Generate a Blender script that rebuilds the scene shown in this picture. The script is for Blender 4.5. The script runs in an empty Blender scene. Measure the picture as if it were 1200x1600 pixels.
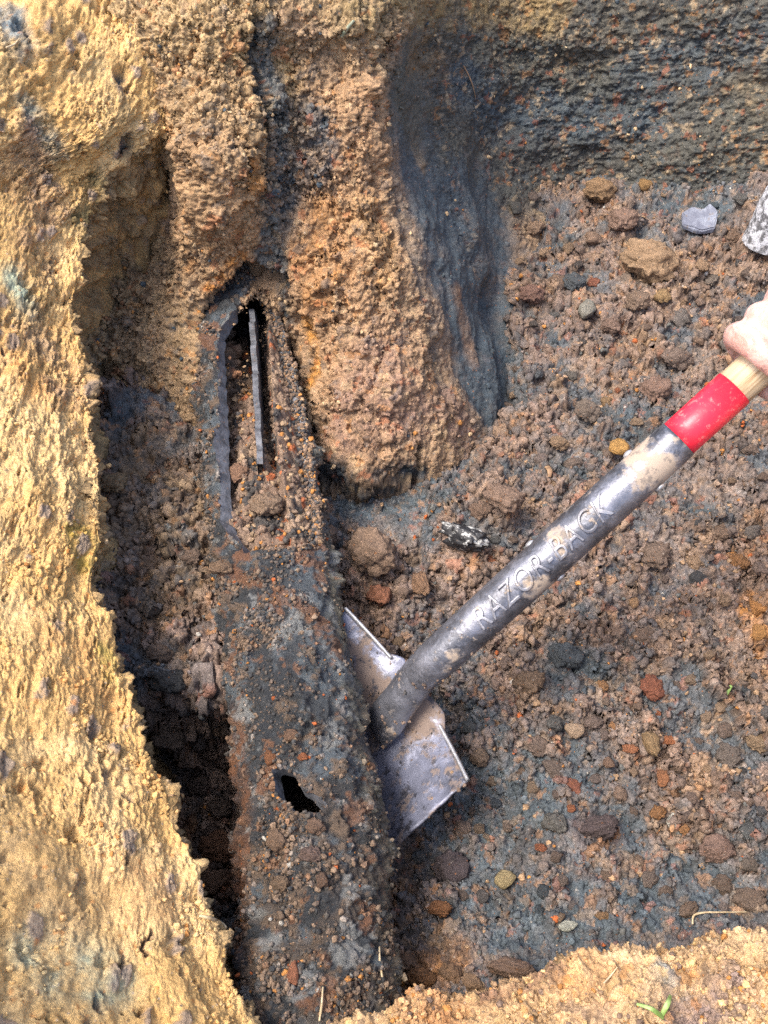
import bpy, bmesh, math, random
import numpy as np
from mathutils import Vector, Matrix

sc = bpy.context.scene
COL = sc.collection
rng = np.random.default_rng(7)
random.seed(7)
F32 = np.float32
R = math.radians

# ---------------------------------------------------------------- camera, sky, sun, exposure
CAMZ, PITCH, FPX = 0.95, R(53.0), 1500.0
cam_d = bpy.data.cameras.new('camera'); cam = bpy.data.objects.new('camera', cam_d); COL.objects.link(cam)
cam.location = (0, 0, CAMZ); cam.rotation_euler = (math.pi/2 - PITCH, 0, 0)
cam_d.sensor_fit = 'VERTICAL'; cam_d.sensor_height = 24.0; cam_d.lens = FPX/1600*24.0
cam_d.clip_start = 0.01; cam_d.clip_end = 500
sc.camera = cam

SUN_EL, SUN_AZ = R(64), R(-108)          # azimuth from +y towards +x: a veiled sun high on the left
w = bpy.data.worlds.new('World'); sc.world = w; w.use_nodes = True
nt = w.node_tree; bgn = nt.nodes['Background']
sky = nt.nodes.new('ShaderNodeTexSky'); sky.sky_type = 'NISHITA'; sky.sun_disc = False
sky.sun_elevation = SUN_EL; sky.sun_rotation = SUN_AZ
sky.dust_density = 4.0; sky.air_density = 0.8; sky.ozone_density = 1.0
nt.links.new(sky.outputs[0], bgn.inputs[0]); bgn.inputs[1].default_value = 0.15
sd = bpy.data.lights.new('sun', 'SUN'); sun = bpy.data.objects.new('sun', sd); COL.objects.link(sun)
sd.energy = 1.35; sd.angle = R(22); sd.color = (1.0, 0.94, 0.84)
sv = Vector((math.sin(SUN_AZ)*math.cos(SUN_EL), math.cos(SUN_AZ)*math.cos(SUN_EL), math.sin(SUN_EL)))
sun.rotation_euler = sv.to_track_quat('Z', 'Y').to_euler()
sc.view_settings.view_transform = 'Standard'; sc.view_settings.look = 'None'
sc.view_settings.gamma = 1.0; sc.view_settings.use_curve_mapping = False
sc.view_settings.exposure = 1.6
sc.cycles.use_denoising = False
sc.cycles.max_bounces = 6; sc.cycles.diffuse_bounces = 3

# ---------------------------------------------------------------- photograph geometry -> world
CP, SP = math.cos(PITCH), math.sin(PITCH)
def ray(u, v):
    a = (u-600)/FPX; b = (800-v)/FPX
    return np.array((a, CP+b*SP, -SP+b*CP))
def at(u, v, z=None, y=None, t=None):
    d = ray(u, v)
    if t is None:
        t = (CAMZ-z)/-d[2] if z is not None else y/d[1]
    return np.array((0, 0, CAMZ)) + d*t
def proj(P):
    r = P - np.array((0, 0, CAMZ), P.dtype)
    zc = r[..., 1]*CP - r[..., 2]*SP
    zc = np.where(zc < 1e-3, 1e-3, zc)
    return 600+FPX*r[..., 0]/zc, 800-FPX*(r[..., 1]*SP+r[..., 2]*CP)/zc, zc

# ---------------------------------------------------------------- noise
_pr = np.random.default_rng(11)
PERM = _pr.permutation(256).astype(np.int32); PERM = np.concatenate([PERM, PERM, PERM])
GR = _pr.normal(size=(256, 3)).astype(F32); GR /= np.linalg.norm(GR, axis=1, keepdims=True)
RND = _pr.random((256, 4)).astype(F32)
def perlin(p, f=1.0, seed=0):
    q = (p*np.asarray(f, F32) + F32(seed*7.31+50)).astype(F32)
    i = np.floor(q).astype(np.int32); fr = q-i
    i &= 255
    s = fr*fr*fr*(fr*(fr*6-15)+10)
    out = None
    X = (i[:, 0], (i[:, 0]+1) & 255); Y = (i[:, 1], (i[:, 1]+1) & 255); Z = (i[:, 2], (i[:, 2]+1) & 255)
    def corner(a, b, c):
        h = PERM[PERM[PERM[X[a]]+Y[b]]+Z[c]]
        g = GR[h]
        return g[:, 0]*(fr[:, 0]-a)+g[:, 1]*(fr[:, 1]-b)+g[:, 2]*(fr[:, 2]-c)
    def lx(b, c):
        n0 = corner(0, b, c); return n0+s[:, 0]*(corner(1, b, c)-n0)
    def ly(c):
        n0 = lx(0, c); return n0+s[:, 1]*(lx(1, c)-n0)
    n0 = ly(0)
    return (n0+s[:, 2]*(ly(1)-n0))*1.5
def fbm(p, f, octv=4, seed=0, gain=0.5):
    f = np.asarray(f, F32)*np.ones(3, F32)
    o = 0; a = 1.0
    for k in range(octv):
        o = o + a*perlin(p, f, seed+k*3); f = f*2.07; a *= gain
    return o
def worley(p, f, seed=0):
    """F1 (0..~1), F2, and three random numbers of the nearest cell"""
    q = (p*np.asarray(f, F32) + F32(seed*5.17+40)).astype(F32)
    i0 = np.floor(q-0.5).astype(np.int32)
    F1 = np.full(len(q), 9, F32); F2 = F1.copy(); H = np.zeros(len(q), np.int32)
    for a in (0, 1):
        for b in (0, 1):
            for c in (0, 1):
                i = i0+np.array((a, b, c), np.int32)
                m = i & 255
                h = PERM[PERM[PERM[m[:, 0]]+m[:, 1]]+m[:, 2]]
                d = i+0.5+(RND[h, :3]-0.5)*0.85-q
                d = np.sqrt((d*d).sum(1))
                n = d < F1
                F2 = np.where(n, F1, np.minimum(F2, d)); F1 = np.where(n, d, F1); H = np.where(n, h, H)
    return F1, F2, H
def rnd(H, k=0):
    return RND[(H*13+k*57+k) & 255, k & 3]
def lumps(p, f, seed, keep=1.0):
    F1, F2, H = worley(p, f, seed)
    r = rnd(H, 3)
    hgt = np.clip(1-(F1/0.72)**2, 0, 1)**0.8
    return hgt*np.where(r < keep, 0.35+0.65*rnd(H, 1), 0.0), H, F2-F1
def chunks(p, f, seed, keep=1.0):
    F1, F2, H = worley(p, f, seed)
    e = np.clip((F2-F1)/0.22, 0, 1); e = e*(2-e)
    dome = np.clip(1-(F1/0.85)**2, 0, 1)
    return (0.55*e+0.45*dome)*np.where(rnd(H, 3) < keep, 0.3+0.7*rnd(H, 1), 0.12*rnd(H, 1)), H, F2-F1
def sst(a, b, x):
    t = np.clip((x-a)/(b-a), 0, 1); return t*t*(3-2*t)

# ---------------------------------------------------------------- object helpers
def tag(o, label=None, cat=None, group=None, kind=None):
    if label: o['label'] = label
    if cat: o['category'] = cat
    if group: o['group'] = group
    if kind: o['kind'] = kind
    return o
def link(name, me, mat=None, parent=None):
    o = bpy.data.objects.new(name, me); COL.objects.link(o)
    if mat is not None and me is not None and not me.materials: me.materials.append(mat)
    if parent is not None: o.parent = parent
    return o
def empty(name, loc=(0, 0, 0)):
    o = bpy.data.objects.new(name, None); COL.objects.link(o); o.location = loc; o.empty_display_size = 0.05
    return o
def mesh_np(name, V, Q, col=None, smooth=True):
    me = bpy.data.meshes.new(name)
    n = Q.shape[1]
    me.vertices.add(len(V)); me.vertices.foreach_set('co', np.ascontiguousarray(V, F32).ravel())
    me.loops.add(Q.size); me.loops.foreach_set('vertex_index', np.ascontiguousarray(Q, np.int32).ravel())
    me.polygons.add(len(Q)); me.polygons.foreach_set('loop_start', np.arange(0, Q.size, n, dtype=np.int32))
    me.update(calc_edges=True)
    me.polygons.foreach_set('use_smooth', np.full(len(Q), smooth))
    if col is not None:
        a = me.attributes.new('col', 'FLOAT_COLOR', 'POINT')
        c = np.ones((len(V), 4), F32); c[:, :col.shape[1]] = col
        a.data.foreach_set('color', c.ravel())
    return me

# ---------------------------------------------------------------- materials
def new_mat(name):
    m = bpy.data.materials.new(name); m.use_nodes = True
    t = m.node_tree; b = t.nodes['Principled BSDF']
    return m, t, b
def N(t, typ, **kw):
    n = t.nodes.new(typ)
    for k, v in kw.items():
        if k in n.inputs.keys(): n.inputs[k].default_value = v
        else: setattr(n, k, v)
    return n
def mixc(t, a, b, fac, mode='MIX'):
    n = t.nodes.new('ShaderNodeMix'); n.data_type = 'RGBA'; n.blend_type = mode
    for s, val in ((n.inputs[6], a), (n.inputs[7], b), (n.inputs[0], fac)):
        if hasattr(val, 'is_linked'): t.links.new(val, s)
        elif isinstance(val, (tuple, list)): s.default_value = (*val[:3], 1)
        else: s.default_value = val
    return n.outputs[2]
def ramp(t, src, lo, hi, a=0.0, b=1.0):
    n = t.nodes.new('ShaderNodeMapRange'); n.inputs[1].default_value = lo; n.inputs[2].default_value = hi
    n.inputs[3].default_value = a; n.inputs[4].default_value = b
    t.links.new(src, n.inputs[0]); return n.outputs[0]
def noise(t, scale, detail=4, rough=0.6, vec=None):
    n = N(t, 'ShaderNodeTexNoise', Scale=scale, Detail=detail, Roughness=rough)
    t.links.new(vec if vec is not None else objco(t), n.inputs['Vector']); return n.outputs[0]
def objco(t):
    n = t.nodes.get('TC') or t.nodes.new('ShaderNodeTexCoord'); n.name = 'TC'
    return n.outputs['Object']
def soil_material(name, source, bump=1.0, scale=1.0, bdist=0.0035):
    m, t, b = new_mat(name)
    if source == 'attr':
        c = N(t, 'ShaderNodeAttribute', attribute_name='col'); base = c.outputs['Color']; wet = c.outputs['Alpha']
    elif source == 'inst':
        c = N(t, 'ShaderNodeAttribute', attribute_name='tint', attribute_type='INSTANCER'); base = c.outputs['Color']; wet = None
    else:
        c = N(t, 'ShaderNodeObjectInfo'); base = c.outputs['Color']; wet = None
    n1 = noise(t, 70*scale, 5, 0.65); n2 = noise(t, 420*scale, 3, 0.6)
    v1 = ramp(t, n1, 0.3, 0.7, 0.72, 1.3); v2 = ramp(t, n2, 0.3, 0.7, 0.72, 1.3)
    mul = t.nodes.new('ShaderNodeMath'); mul.operation = 'MULTIPLY'
    t.links.new(v1, mul.inputs[0]); t.links.new(v2, mul.inputs[1])
    comb = t.nodes.new('ShaderNodeVectorMath'); comb.operation = 'SCALE'
    t.links.new(base, comb.inputs[0]); t.links.new(mul.outputs[0], comb.inputs['Scale'])
    col = comb.outputs[0]
    # mineral grains: pale, rusty and black specks
    vo = N(t, 'ShaderNodeTexVoronoi', Scale=330*scale); t.links.new(objco(t), vo.inputs['Vector'])
    sep = t.nodes.new('ShaderNodeSeparateColor'); t.links.new(vo.outputs['Color'], sep.inputs[0])
    dist = ramp(t, vo.outputs['Distance'], 0.28, 0.42, 1, 0)
    def grain(sock, lo, colr, amt):
        g = ramp(t, sock, lo, lo+0.01, 0, amt)
        mm = t.nodes.new('ShaderNodeMath'); mm.operation = 'MULTIPLY'
        t.links.new(g, mm.inputs[0]); t.links.new(dist, mm.inputs[1])
        return mm.outputs[0], colr
    for sock, lo, colr, amt in ((sep.outputs[0], 0.965, (0.42, 0.37, 0.31), 0.5), (sep.outputs[1], 0.965, (0.33, 0.13, 0.04), 0.6), (sep.outputs[2], 0.94, (0.045, 0.042, 0.04), 0.6)):
        f, colr = grain(sock, lo, colr, amt); col = mixc(t, col, colr, f)
    t.links.new(col, b.inputs['Base Color'])
    b.inputs['Specular IOR Level'].default_value = 0.3
    if wet is not None:
        t.links.new(ramp(t, wet, 0, 1, 0.92, 0.5), b.inputs['Roughness'])
    else:
        b.inputs['Roughness'].default_value = 0.9
    nb = noise(t, 260*scale, 6, 0.75); nb2 = noise(t, 900*scale, 2, 0.6)
    add = t.nodes.new('ShaderNodeMath'); add.operation = 'MULTIPLY_ADD'; add.inputs[1].default_value = 0.45
    t.links.new(nb2, add.inputs[0]); t.links.new(nb, add.inputs[2])
    bp = N(t, 'ShaderNodeBump', Strength=0.75*bump, Distance=bdist); t.links.new(add.outputs[0], bp.inputs['Height'])
    t.links.new(bp.outputs[0], b.inputs['Normal'])
    return m
M_SOIL = soil_material('soil', 'attr')
M_CRUMB = soil_material('crumb_soil', 'inst', 0.9, 0.008, 0.0016)
M_CLOD = soil_material('clod_soil', 'obj', 1.3, 0.024, 0.0045)

# soil pigments (linear)
OCHRE = (0.59, 0.365, 0.138); OCHRE_L = (0.65, 0.44, 0.20); SAND = (0.47, 0.335, 0.19)
ORANGE = (0.42, 0.19, 0.055); RUST = (0.34, 0.095, 0.03); TAN = (0.33, 0.215, 0.125)
BROWN = (0.195, 0.132, 0.094); MAUVE = (0.20, 0.143, 0.114); DKBROWN = (0.085, 0.056, 0.04)
OLIVE = (0.22, 0.165, 0.07); BLUE = (0.062, 0.080, 0.092); BLUE_D = (0.035, 0.042, 0.046); GREYB = (0.115, 0.115, 0.105)
PALEBL = (0.20, 0.235, 0.235); TEAL = (0.33, 0.36, 0.25); BLACK = (0.018, 0.018, 0.02); OLGREY = (0.088, 0.084, 0.067)

# ---------------------------------------------------------------- sheets of earth
def catmull(P, u):
    """P (n,...) control values at 0..n-1, u positions"""
    n = len(P); i = np.clip(np.floor(u).astype(int), 0, n-2); f = (u-i)
    f = f.reshape((-1,)+(1,)*(P.ndim-1))
    g = lambda k: P[np.clip(k, 0, n-1)]
    p0, p1, p2, p3 = g(i-1), g(i), g(i+1), g(i+2)
    m1 = (p2-p0)*0.5; m2 = (p3-p1)*0.5
    f2 = f*f; f3 = f2*f
    return (2*f3-3*f2+1)*p1+(f3-2*f2+f)*m1+(-2*f3+3*f2)*p2+(f3-f2)*m2
def params(counts):
    return np.concatenate([i+np.arange(c)/c for i, c in enumerate(counts)]+[np.array([len(counts)])])
SHEETS = []
class Sheet:
    def __init__(s, name, ctrl, cu, cv):
        P = np.array(ctrl, float)                     # rows, cols, 3
        assert len(cu) == P.shape[1]-1 and len(cv) == P.shape[0]-1
        G = catmull(P, params(cv))                    # fine rows
        G = np.swapaxes(catmull(np.swapaxes(G, 0, 1), params(cu)), 0, 1)
        s.name, s.shape = name, G.shape[:2]
        s.G = G; s.P = G.reshape(-1, 3).astype(F32)
        s.normals()
        s.u, s.v, s.zc = proj(s.P)
        s.col = np.ones((len(s.P), 4), F32); s.col[:, 3] = 0
        s.H = np.zeros(len(s.P), F32)
    def normals(s):
        G = s.P.reshape(*s.shape, 3)
        n = np.cross(np.gradient(G, axis=1), np.gradient(G, axis=0)).reshape(-1, 3)
        n /= np.maximum(np.linalg.norm(n, axis=1, keepdims=True), 1e-9)
        c = np.array((0, 0, CAMZ), F32)-s.P
        mid = (n*c).sum(1)
        if np.median(mid) < 0: n = -n
        s.N = n.astype(F32)
    def find(s, u, v):
        d = (s.u-u)**2+(s.v-v)**2+np.where((s.N*(np.array((0, 0, CAMZ), F32)-s.P)).sum(1) < 0, 400, 0)
        m = d < d.min()+60
        k = np.where(m)[0]; return k[np.argmin(s.zc[k]*3000+d[k])]
    def refresh(s):
        s.normals(); p = s.P
        f_ = np.stack([fbm(p, 75, 3, 35, 0.65), fbm(p, 75, 3, 45, 0.65), fbm(p, 75, 3, 55, 0.65)], 1).astype(F32)
        s.pw = (p+s.wn*F32(0.010)+f_*F32(0.0045)).astype(F32)
    def weight(s, pts, r, soft=0.5, warp=1.0, seed=0):
        """1 inside a blob or streak drawn through points of this sheet"""
        k = [s.find(*p) for p in pts]
        C = s.P[k]; rad = r*s.zc[k].mean()/FPX
        Q = s.P+s.wn*F32(rad*0.38*warp)
        if len(C) == 1: d = np.linalg.norm(Q-C[0], axis=1)
        else:
            d = np.full(len(Q), 9, F32)
            for a, b in zip(C[:-1], C[1:]):
                ab = b-a; tt = np.clip(((Q-a)@ab)/max(1e-9, (ab*ab).sum()), 0, 1)
                d = np.minimum(d, np.linalg.norm(Q-a-tt[:, None]*ab, axis=1))
        return sst(1+soft, 1-soft, d/rad)
    def prep(s):
        p = s.P
        s.wn = np.stack([fbm(p, 16, 5, 30, 0.65), fbm(p, 16, 5, 40, 0.65), fbm(p, 16, 5, 50, 0.65)], 1).astype(F32)
        s.br = fbm(p, 40, 4, 60, 0.7)
        f_ = np.stack([fbm(p, 75, 3, 35, 0.65), fbm(p, 75, 3, 45, 0.65), fbm(p, 75, 3, 55, 0.65)], 1).astype(F32)
        s.pw = (p+s.wn*F32(0.010)+f_*F32(0.0045)).astype(F32)
    def paint(s, pts, r, c, amt=1.0, soft=0.5, brk=0.5, wet=None):
        w = s.weight(pts, r, soft)*amt
        w = np.clip(w*(1+brk*1.6*s.br), 0, 1)
        s.col[:, :3] += (np.array(c, F32)-s.col[:, :3])*w[:, None]
        if wet is not None: s.col[:, 3] += (wet-s.col[:, 3])*w
        return w
    def displace(s, h):
        s.P = s.P+s.N*h[:, None].astype(F32)
    def build(s, mat, kind='structure', label=None, cat=None, drop=None):
        r, c = s.shape
        idx = np.arange(r*c).reshape(r, c)
        Q = np.stack([idx[:-1, :-1], idx[:-1, 1:], idx[1:, 1:], idx[1:, :-1]], -1).reshape(-1, 4)
        if drop is not None: Q = Q[~drop[Q].any(1)]
        a, b, cc = s.P[Q[:, 0]], s.P[Q[:, 1]], s.P[Q[:, 3]]
        nn = np.cross(b-a, cc-a); 
        if np.median((nn*s.N[Q[:, 0]]).sum(1)) < 0: Q = Q[:, ::-1]
        o = link(s.name, mesh_np(s.name, s.P, Q, s.col), mat)
        tag(o, label, cat, kind=kind)
        s.normals(); s.u, s.v, s.zc = proj(s.P)
        SHEETS.append(s)
        return o
def tint_cells(s, f, seed, table, amt=0.8):
    """lumps of one pigment each: table of (share, colour)"""
    F1, F2, H = worley(s.pw, f, seed)
    r = rnd(H, 2); lo = 0
    for share, c in table:
        m = ((r >= lo) & (r < lo+share)).astype(F32)*amt; lo += share
        s.col[:, :3] += (np.array(c, F32)-s.col[:, :3])*m[:, None]
    k = (0.86+0.28*rnd(H, 0))
    s.col[:, :3] *= k[:, None]

# pipe axis, needed by several sheets
PR = 0.0625; PZ = 0.075
def pipe_x(y):
    y = np.asarray(y, float)
    return np.where(y > 0.30, -0.169+(0.838-y)*0.193, -0.0652+(0.30-y)*0.06)

# ---- pit floor
def floor_z(x, y):
    px = pipe_x(y); left = sst(px+0.02, px-0.03, x)
    z = 0.0*x
    z = z + 0.05*sst(0.95, 1.35, y)*sst(0.1, 0.6, x)
    z = z - 0.004*np.exp(-(((x+0.03)/0.07)**2+((y-0.72)/0.06)**2))      # hollow at the buttress foot
    z = z - 0.045*np.exp(-(((x-0.01)/0.09)**2+((y-0.36)/0.13)**2))      # where the shovel has dug
    z = z + 0.03*np.exp(-(((x-0.12)/0.10)**2+((y-0.70)/0.06)**2))
    z = z + 0.055*sst(0.32, 0.17, y)*sst(-0.06, 0.08, x)                 # rises to the near edge
    z = z-0.055*sst(0.20, 0.155, x)*sst(0.84, 0.95, y)
    fill = 0.078*sst(0.415, 0.455, y)-0.095*sst(0.455, 0.405, y)
    fill = fill+0.10*sst(0.27, 0.2, y)*sst(-0.19, -0.12, x)*0.6
    return z*(1-left)+fill*left
us = [-700, 60, 200, 330, 450, 570, 690, 810, 930, 1050, 1150, 1240, 1500, 2000]
vs = [180, 260, 340, 440, 560, 680, 800, 920, 1040, 1160, 1280, 1400, 1520, 1640, 1900]
fl = Sheet('pit_floor', [[at(u, v, z=0.0) for u in us] for v in vs],
           [6, 40, 58, 62, 62, 62, 62, 62, 62, 50, 44, 16, 6], [36, 46, 58, 62, 62, 62, 60, 60, 60, 60, 60, 54, 50, 30])
fl.P[:, 2] = floor_z(fl.P[:, 0].astype(float), fl.P[:, 1].astype(float)); fl.normals(); fl.u, fl.v, fl.zc = proj(fl.P); fl.prep()
fl.col[:, :3] = np.array(BROWN)
g = fbm(fl.P, 7, 4, 3)
fl.col[:, :3] += (np.array(MAUVE, F32)-fl.col[:, :3])*sst(-0.3, 0.4, g)[:, None]*0.9
g = fbm(fl.P, 11, 5, 9, 0.6)
wb = 0.85*sst(0.0, 0.4, g)
for pts, r, a in (([(760, 1260), (900, 1240)], 130, 0.85), ([(700, 1430), (1000, 1400), (1190, 1330)], 80, 0.9), ([(900, 720), (960, 660), (1010, 650)], 60, 0.7),
                  ([(880, 1020)], 45, 0.8), ([(700, 1080), (740, 1180)], 60, 0.6), ([(1030, 280), (1110, 300)], 60, 0.9), ([(1100, 200), (1170, 190)], 60, 0.6),
                  ([(870, 330), (800, 330)], 40, 0.7), ([(560, 780), (700, 740)], 45, 0.9), ([(650, 720), (640, 800)], 40, 0.8), ([(1010, 780), (1080, 770)], 40, 0.7), ([(780, 560), (800, 600)], 50, 0.7),
                  ([(1150, 760), (1190, 690)], 40, 0.5), ([(640, 990), (700, 960)], 35, 0.5)):
    wb = np.maximum(wb, fl.weight(pts, r, 0.6)*a*np.clip(1+0.9*fl.br, 0, 1.2))
wb = np.clip(wb, 0, 1)
fl.col[:, :3] += (np.array(BLUE, F32)*1.15-fl.col[:, :3])*wb[:, None]*0.95
fl.col[:, :3] *= 1.08; fl.col[:, 3] = wb*0.55
for pts, r, c, a in (([(1100, 140), (1150, 190)], 40, PALEBL, 0.5), ([(1010, 395)], 45, (0.34, 0.2, 0.075), 0.6), ([(620, 1500), (700, 1470)], 45, ORANGE, 0.5), ([(300, 1310), (340, 1340)], 50, (0.19, 0.09, 0.045), 0.8),
                     ([(250, 1180), (300, 1120), (330, 1250)], 75, (0.24, 0.175, 0.135), 0.85), ([(350, 1500)], 60, DKBROWN, 0.6), ([(250, 900), (230, 700)], 80, (0.2, 0.14, 0.085), 0.7), ([(1180, 930), (1185, 1000)], 22, ORANGE, 0.9), ([(930, 1290)], 36, (0.085, 0.06, 0.055), 0.8),  # paler patch brightens the shaded hollow left of the pipe by colour
                     ([(640, 1330), (650, 1450)], 40, DKBROWN, 0.6), ([(1110, 700), (1040, 830)], 60, MAUVE, 0.4), ([(1010, 440)], 60, (0.25, 0.182, 0.138), 0.6), ([(1110, 560)], 55, (0.25, 0.182, 0.138), 0.6), ([(930, 560)], 45, (0.25, 0.182, 0.138), 0.6), ([(1120, 740)], 50, (0.25, 0.182, 0.138), 0.6), ([(790, 780)], 50, (0.25, 0.182, 0.138), 0.6), ([(600, 860)], 55, (0.25, 0.182, 0.138), 0.6), ([(1060, 860)], 45, (0.25, 0.182, 0.138), 0.6), ([(960, 930)], 50, (0.25, 0.182, 0.138), 0.6), ([(1140, 1000)], 50, (0.25, 0.182, 0.138), 0.6), ([(830, 1060)], 40, (0.25, 0.182, 0.138), 0.6), ([(1000, 1150)], 40, (0.25, 0.182, 0.138), 0.6), ([(1130, 1320)], 50, (0.25, 0.182, 0.138), 0.6), ([(900, 350)], 40, (0.25, 0.182, 0.138), 0.6), ([(1130, 430)], 50, (0.25, 0.182, 0.138), 0.6), ([(720, 900)], 30, (0.25, 0.182, 0.138), 0.6), ([(890, 1020), (930, 1033)], 34, (0.082, 0.098, 0.106), 0.75), ([(985, 650), (1035, 666)], 40, (0.082, 0.098, 0.106), 0.75), ([(740, 1230), (830, 1260)], 40, (0.082, 0.098, 0.106), 0.75), ([(1030, 285), (1100, 308)], 38, (0.082, 0.098, 0.106), 0.75), ([(690, 1100), (730, 1113)], 30, (0.082, 0.098, 0.106), 0.75), ([(800, 1400), (980, 1460)], 36, (0.082, 0.098, 0.106), 0.75), ([(1060, 1330), (1130, 1353)], 30, (0.082, 0.098, 0.106), 0.75), ([(860, 720), (910, 736)], 30, (0.082, 0.098, 0.106), 0.75), ([(1090, 790), (1130, 803)], 28, (0.082, 0.098, 0.106), 0.75), ([(850, 350), (890, 363)], 30, (0.082, 0.098, 0.106), 0.75), ([(640, 760), (690, 776)], 30, (0.082, 0.098, 0.106), 0.75)):
    fl.paint(pts, r, c, a)
sm = (1-0.72*wb)*(1-0.8*sst(0.25, 0.205, fl.P[:, 1]))
l1, _, _ = chunks(fl.pw, 15, 1, 0.6); l2, _, _ = chunks(fl.pw, 38, 3, 0.7)
tint_cells(fl, 38, 3, [(0.04, TAN), (0.10, BLUE), (0.04, DKBROWN)], 0.4)
fl.displace(0.012*fbm(fl.P, 7, 3, 21)+sm*(0.026*l1+0.020*l2)+0.005*fbm(fl.P, 45, 2, 27)-0.020)
fl.refresh()
tint_cells(fl, 85, 2, [(0.03, ORANGE), (0.02, RUST), (0.10, TAN), (0.12, BLUE), (0.06, DKBROWN)], 0.34)
tint_cells(fl, 180, 5, [(0.02, ORANGE), (0.012, RUST), (0.06, TAN), (0.08, BLUE), (0.01, (0.36, 0.33, 0.29))], 0.28)
l3, _, _ = chunks(fl.pw, 85, 2, 0.8); l4, _, _ = lumps(fl.pw, 180, 5)
fl.displace(sm*(0.0080*l3+0.0010*l4-0.007*np.abs(fbm(fl.pw, 55, 4, 29, 0.65)))+0.0042*fbm(fl.P, 110, 4, 26, 0.75))
fl_drop = ((fl.v < 240) & (fl.u < 540)) | ((fl.u < 150) & (fl.v > 900)) | (fl.u < 40)
fl.build(M_SOIL, drop=fl_drop, label='pit floor of crumbled brown and blue grey clay', cat='pit floor')

# ---- wall round the pipe and behind the pit
cols = [-120, 40, 130, 190, 250, 320, 385, 415, 450, 510, 580, 640, 710, 780, 870, 980, 1100, 1220, 1500]
rows = [-260, -20, 110, 210, 290, 370, 450, 540, 640, 740, 830]
Y = {-120: [1.4, 1.2, .96, .95, .97, .98, .93, .87, .80, .74, .70],
     40: [1.4, 1.2, 1.0, 1.0, 1.03, 1.02, .96, .89, .81, .76, .71],
     130: [1.4, 1.16, 1.05, 1.045, 1.055, 1.01, .955, .895, .83, .77, .72],
     190: [1.4, 1.135, 1.062, 1.055, 1.075, 1.03, .975, .91, .85, .78, .72],
     250: [1.4, 1.108, 1.055, 1.03, 1.055, 1.015, .975, .91, .84, .77, .72],
     320: [1.4, 1.10, 1.05, .995, .965, .955, .95, .885, .82, .77, .72],
     385: [1.4, 1.11, 1.06, 1.0, .975, .965, .965, .91, .83, .77, .72],
     415: [1.4, 1.125, 1.075, 1.03, .995, .98, .97, .93, .84, .78, .73],
     450: [1.4, 1.13, 1.09, 1.05, 1.02, .985, .96, .94, .86, .79, .73],
     510: [1.4, 1.14, 1.10, 1.06, 1.02, .98, .935, .89, .825, .765, .74],
     580: [1.45, 1.16, 1.11, 1.065, 1.02, .975, .925, .87, .81, .755, .74],
     640: [1.5, 1.25, 1.21, 1.14, 1.08, 1.01, .945, .885, .82, .765, .745],
     710: [1.55, 1.44, 1.36, 1.28, 1.19, 1.10, 1.02, .94, .86, .79, .75],
     780: [1.6, 1.49, 1.44, 1.38, 1.32, 1.22, 1.12, 1.02, .92, .84, .79],
     870: [1.6, 1.50, 1.46, 1.41, 1.375, 1.29, 1.2, 1.1, 1.0, .9, .85],
     980: [1.6, 1.50, 1.46, 1.41, 1.37, 1.29, 1.2, 1.1, 1.0, .9, .85],
     1100: [1.6, 1.50, 1.45, 1.39, 1.35, 1.29, 1.2, 1.1, 1.0, .9, .85],
     1220: [1.6, 1.49, 1.43, 1.38, 1.34, 1.29, 1.2, 1.1, 1.0, .9, .85],
     1500: [1.6, 1.47, 1.40, 1.36, 1.33, 1.29, 1.2, 1.1, 1.0, .9, .85]}
ct = [[np.array((at(c, -260, y=1.6)[0]*1.4, 2.3, 0.47)) for c in cols]]
for j, v in enumerate(rows): ct.append([at(c, v, y=Y[c][j]) for c in cols])
wl = Sheet('trench_wall', ct, [20, 42, 36, 36, 42, 40, 22, 24, 36, 40, 36, 42, 42, 46, 48, 50, 40, 12],
           [4, 26, 70, 56, 46, 46, 46, 46, 48, 44, 14])
wl.prep()
wl.col[:, :3] = np.array(TAN)
uu, vv = wl.u, wl.v
bkw = (sst(610, 700, uu)*sst(400, 300, vv)).astype(F32); wl.col[:, :3] += (np.array((0.078, 0.078, 0.068), F32)-wl.col[:, :3])*bkw[:, None]; wl.col[:, 3] = 0.3*bkw
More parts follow.
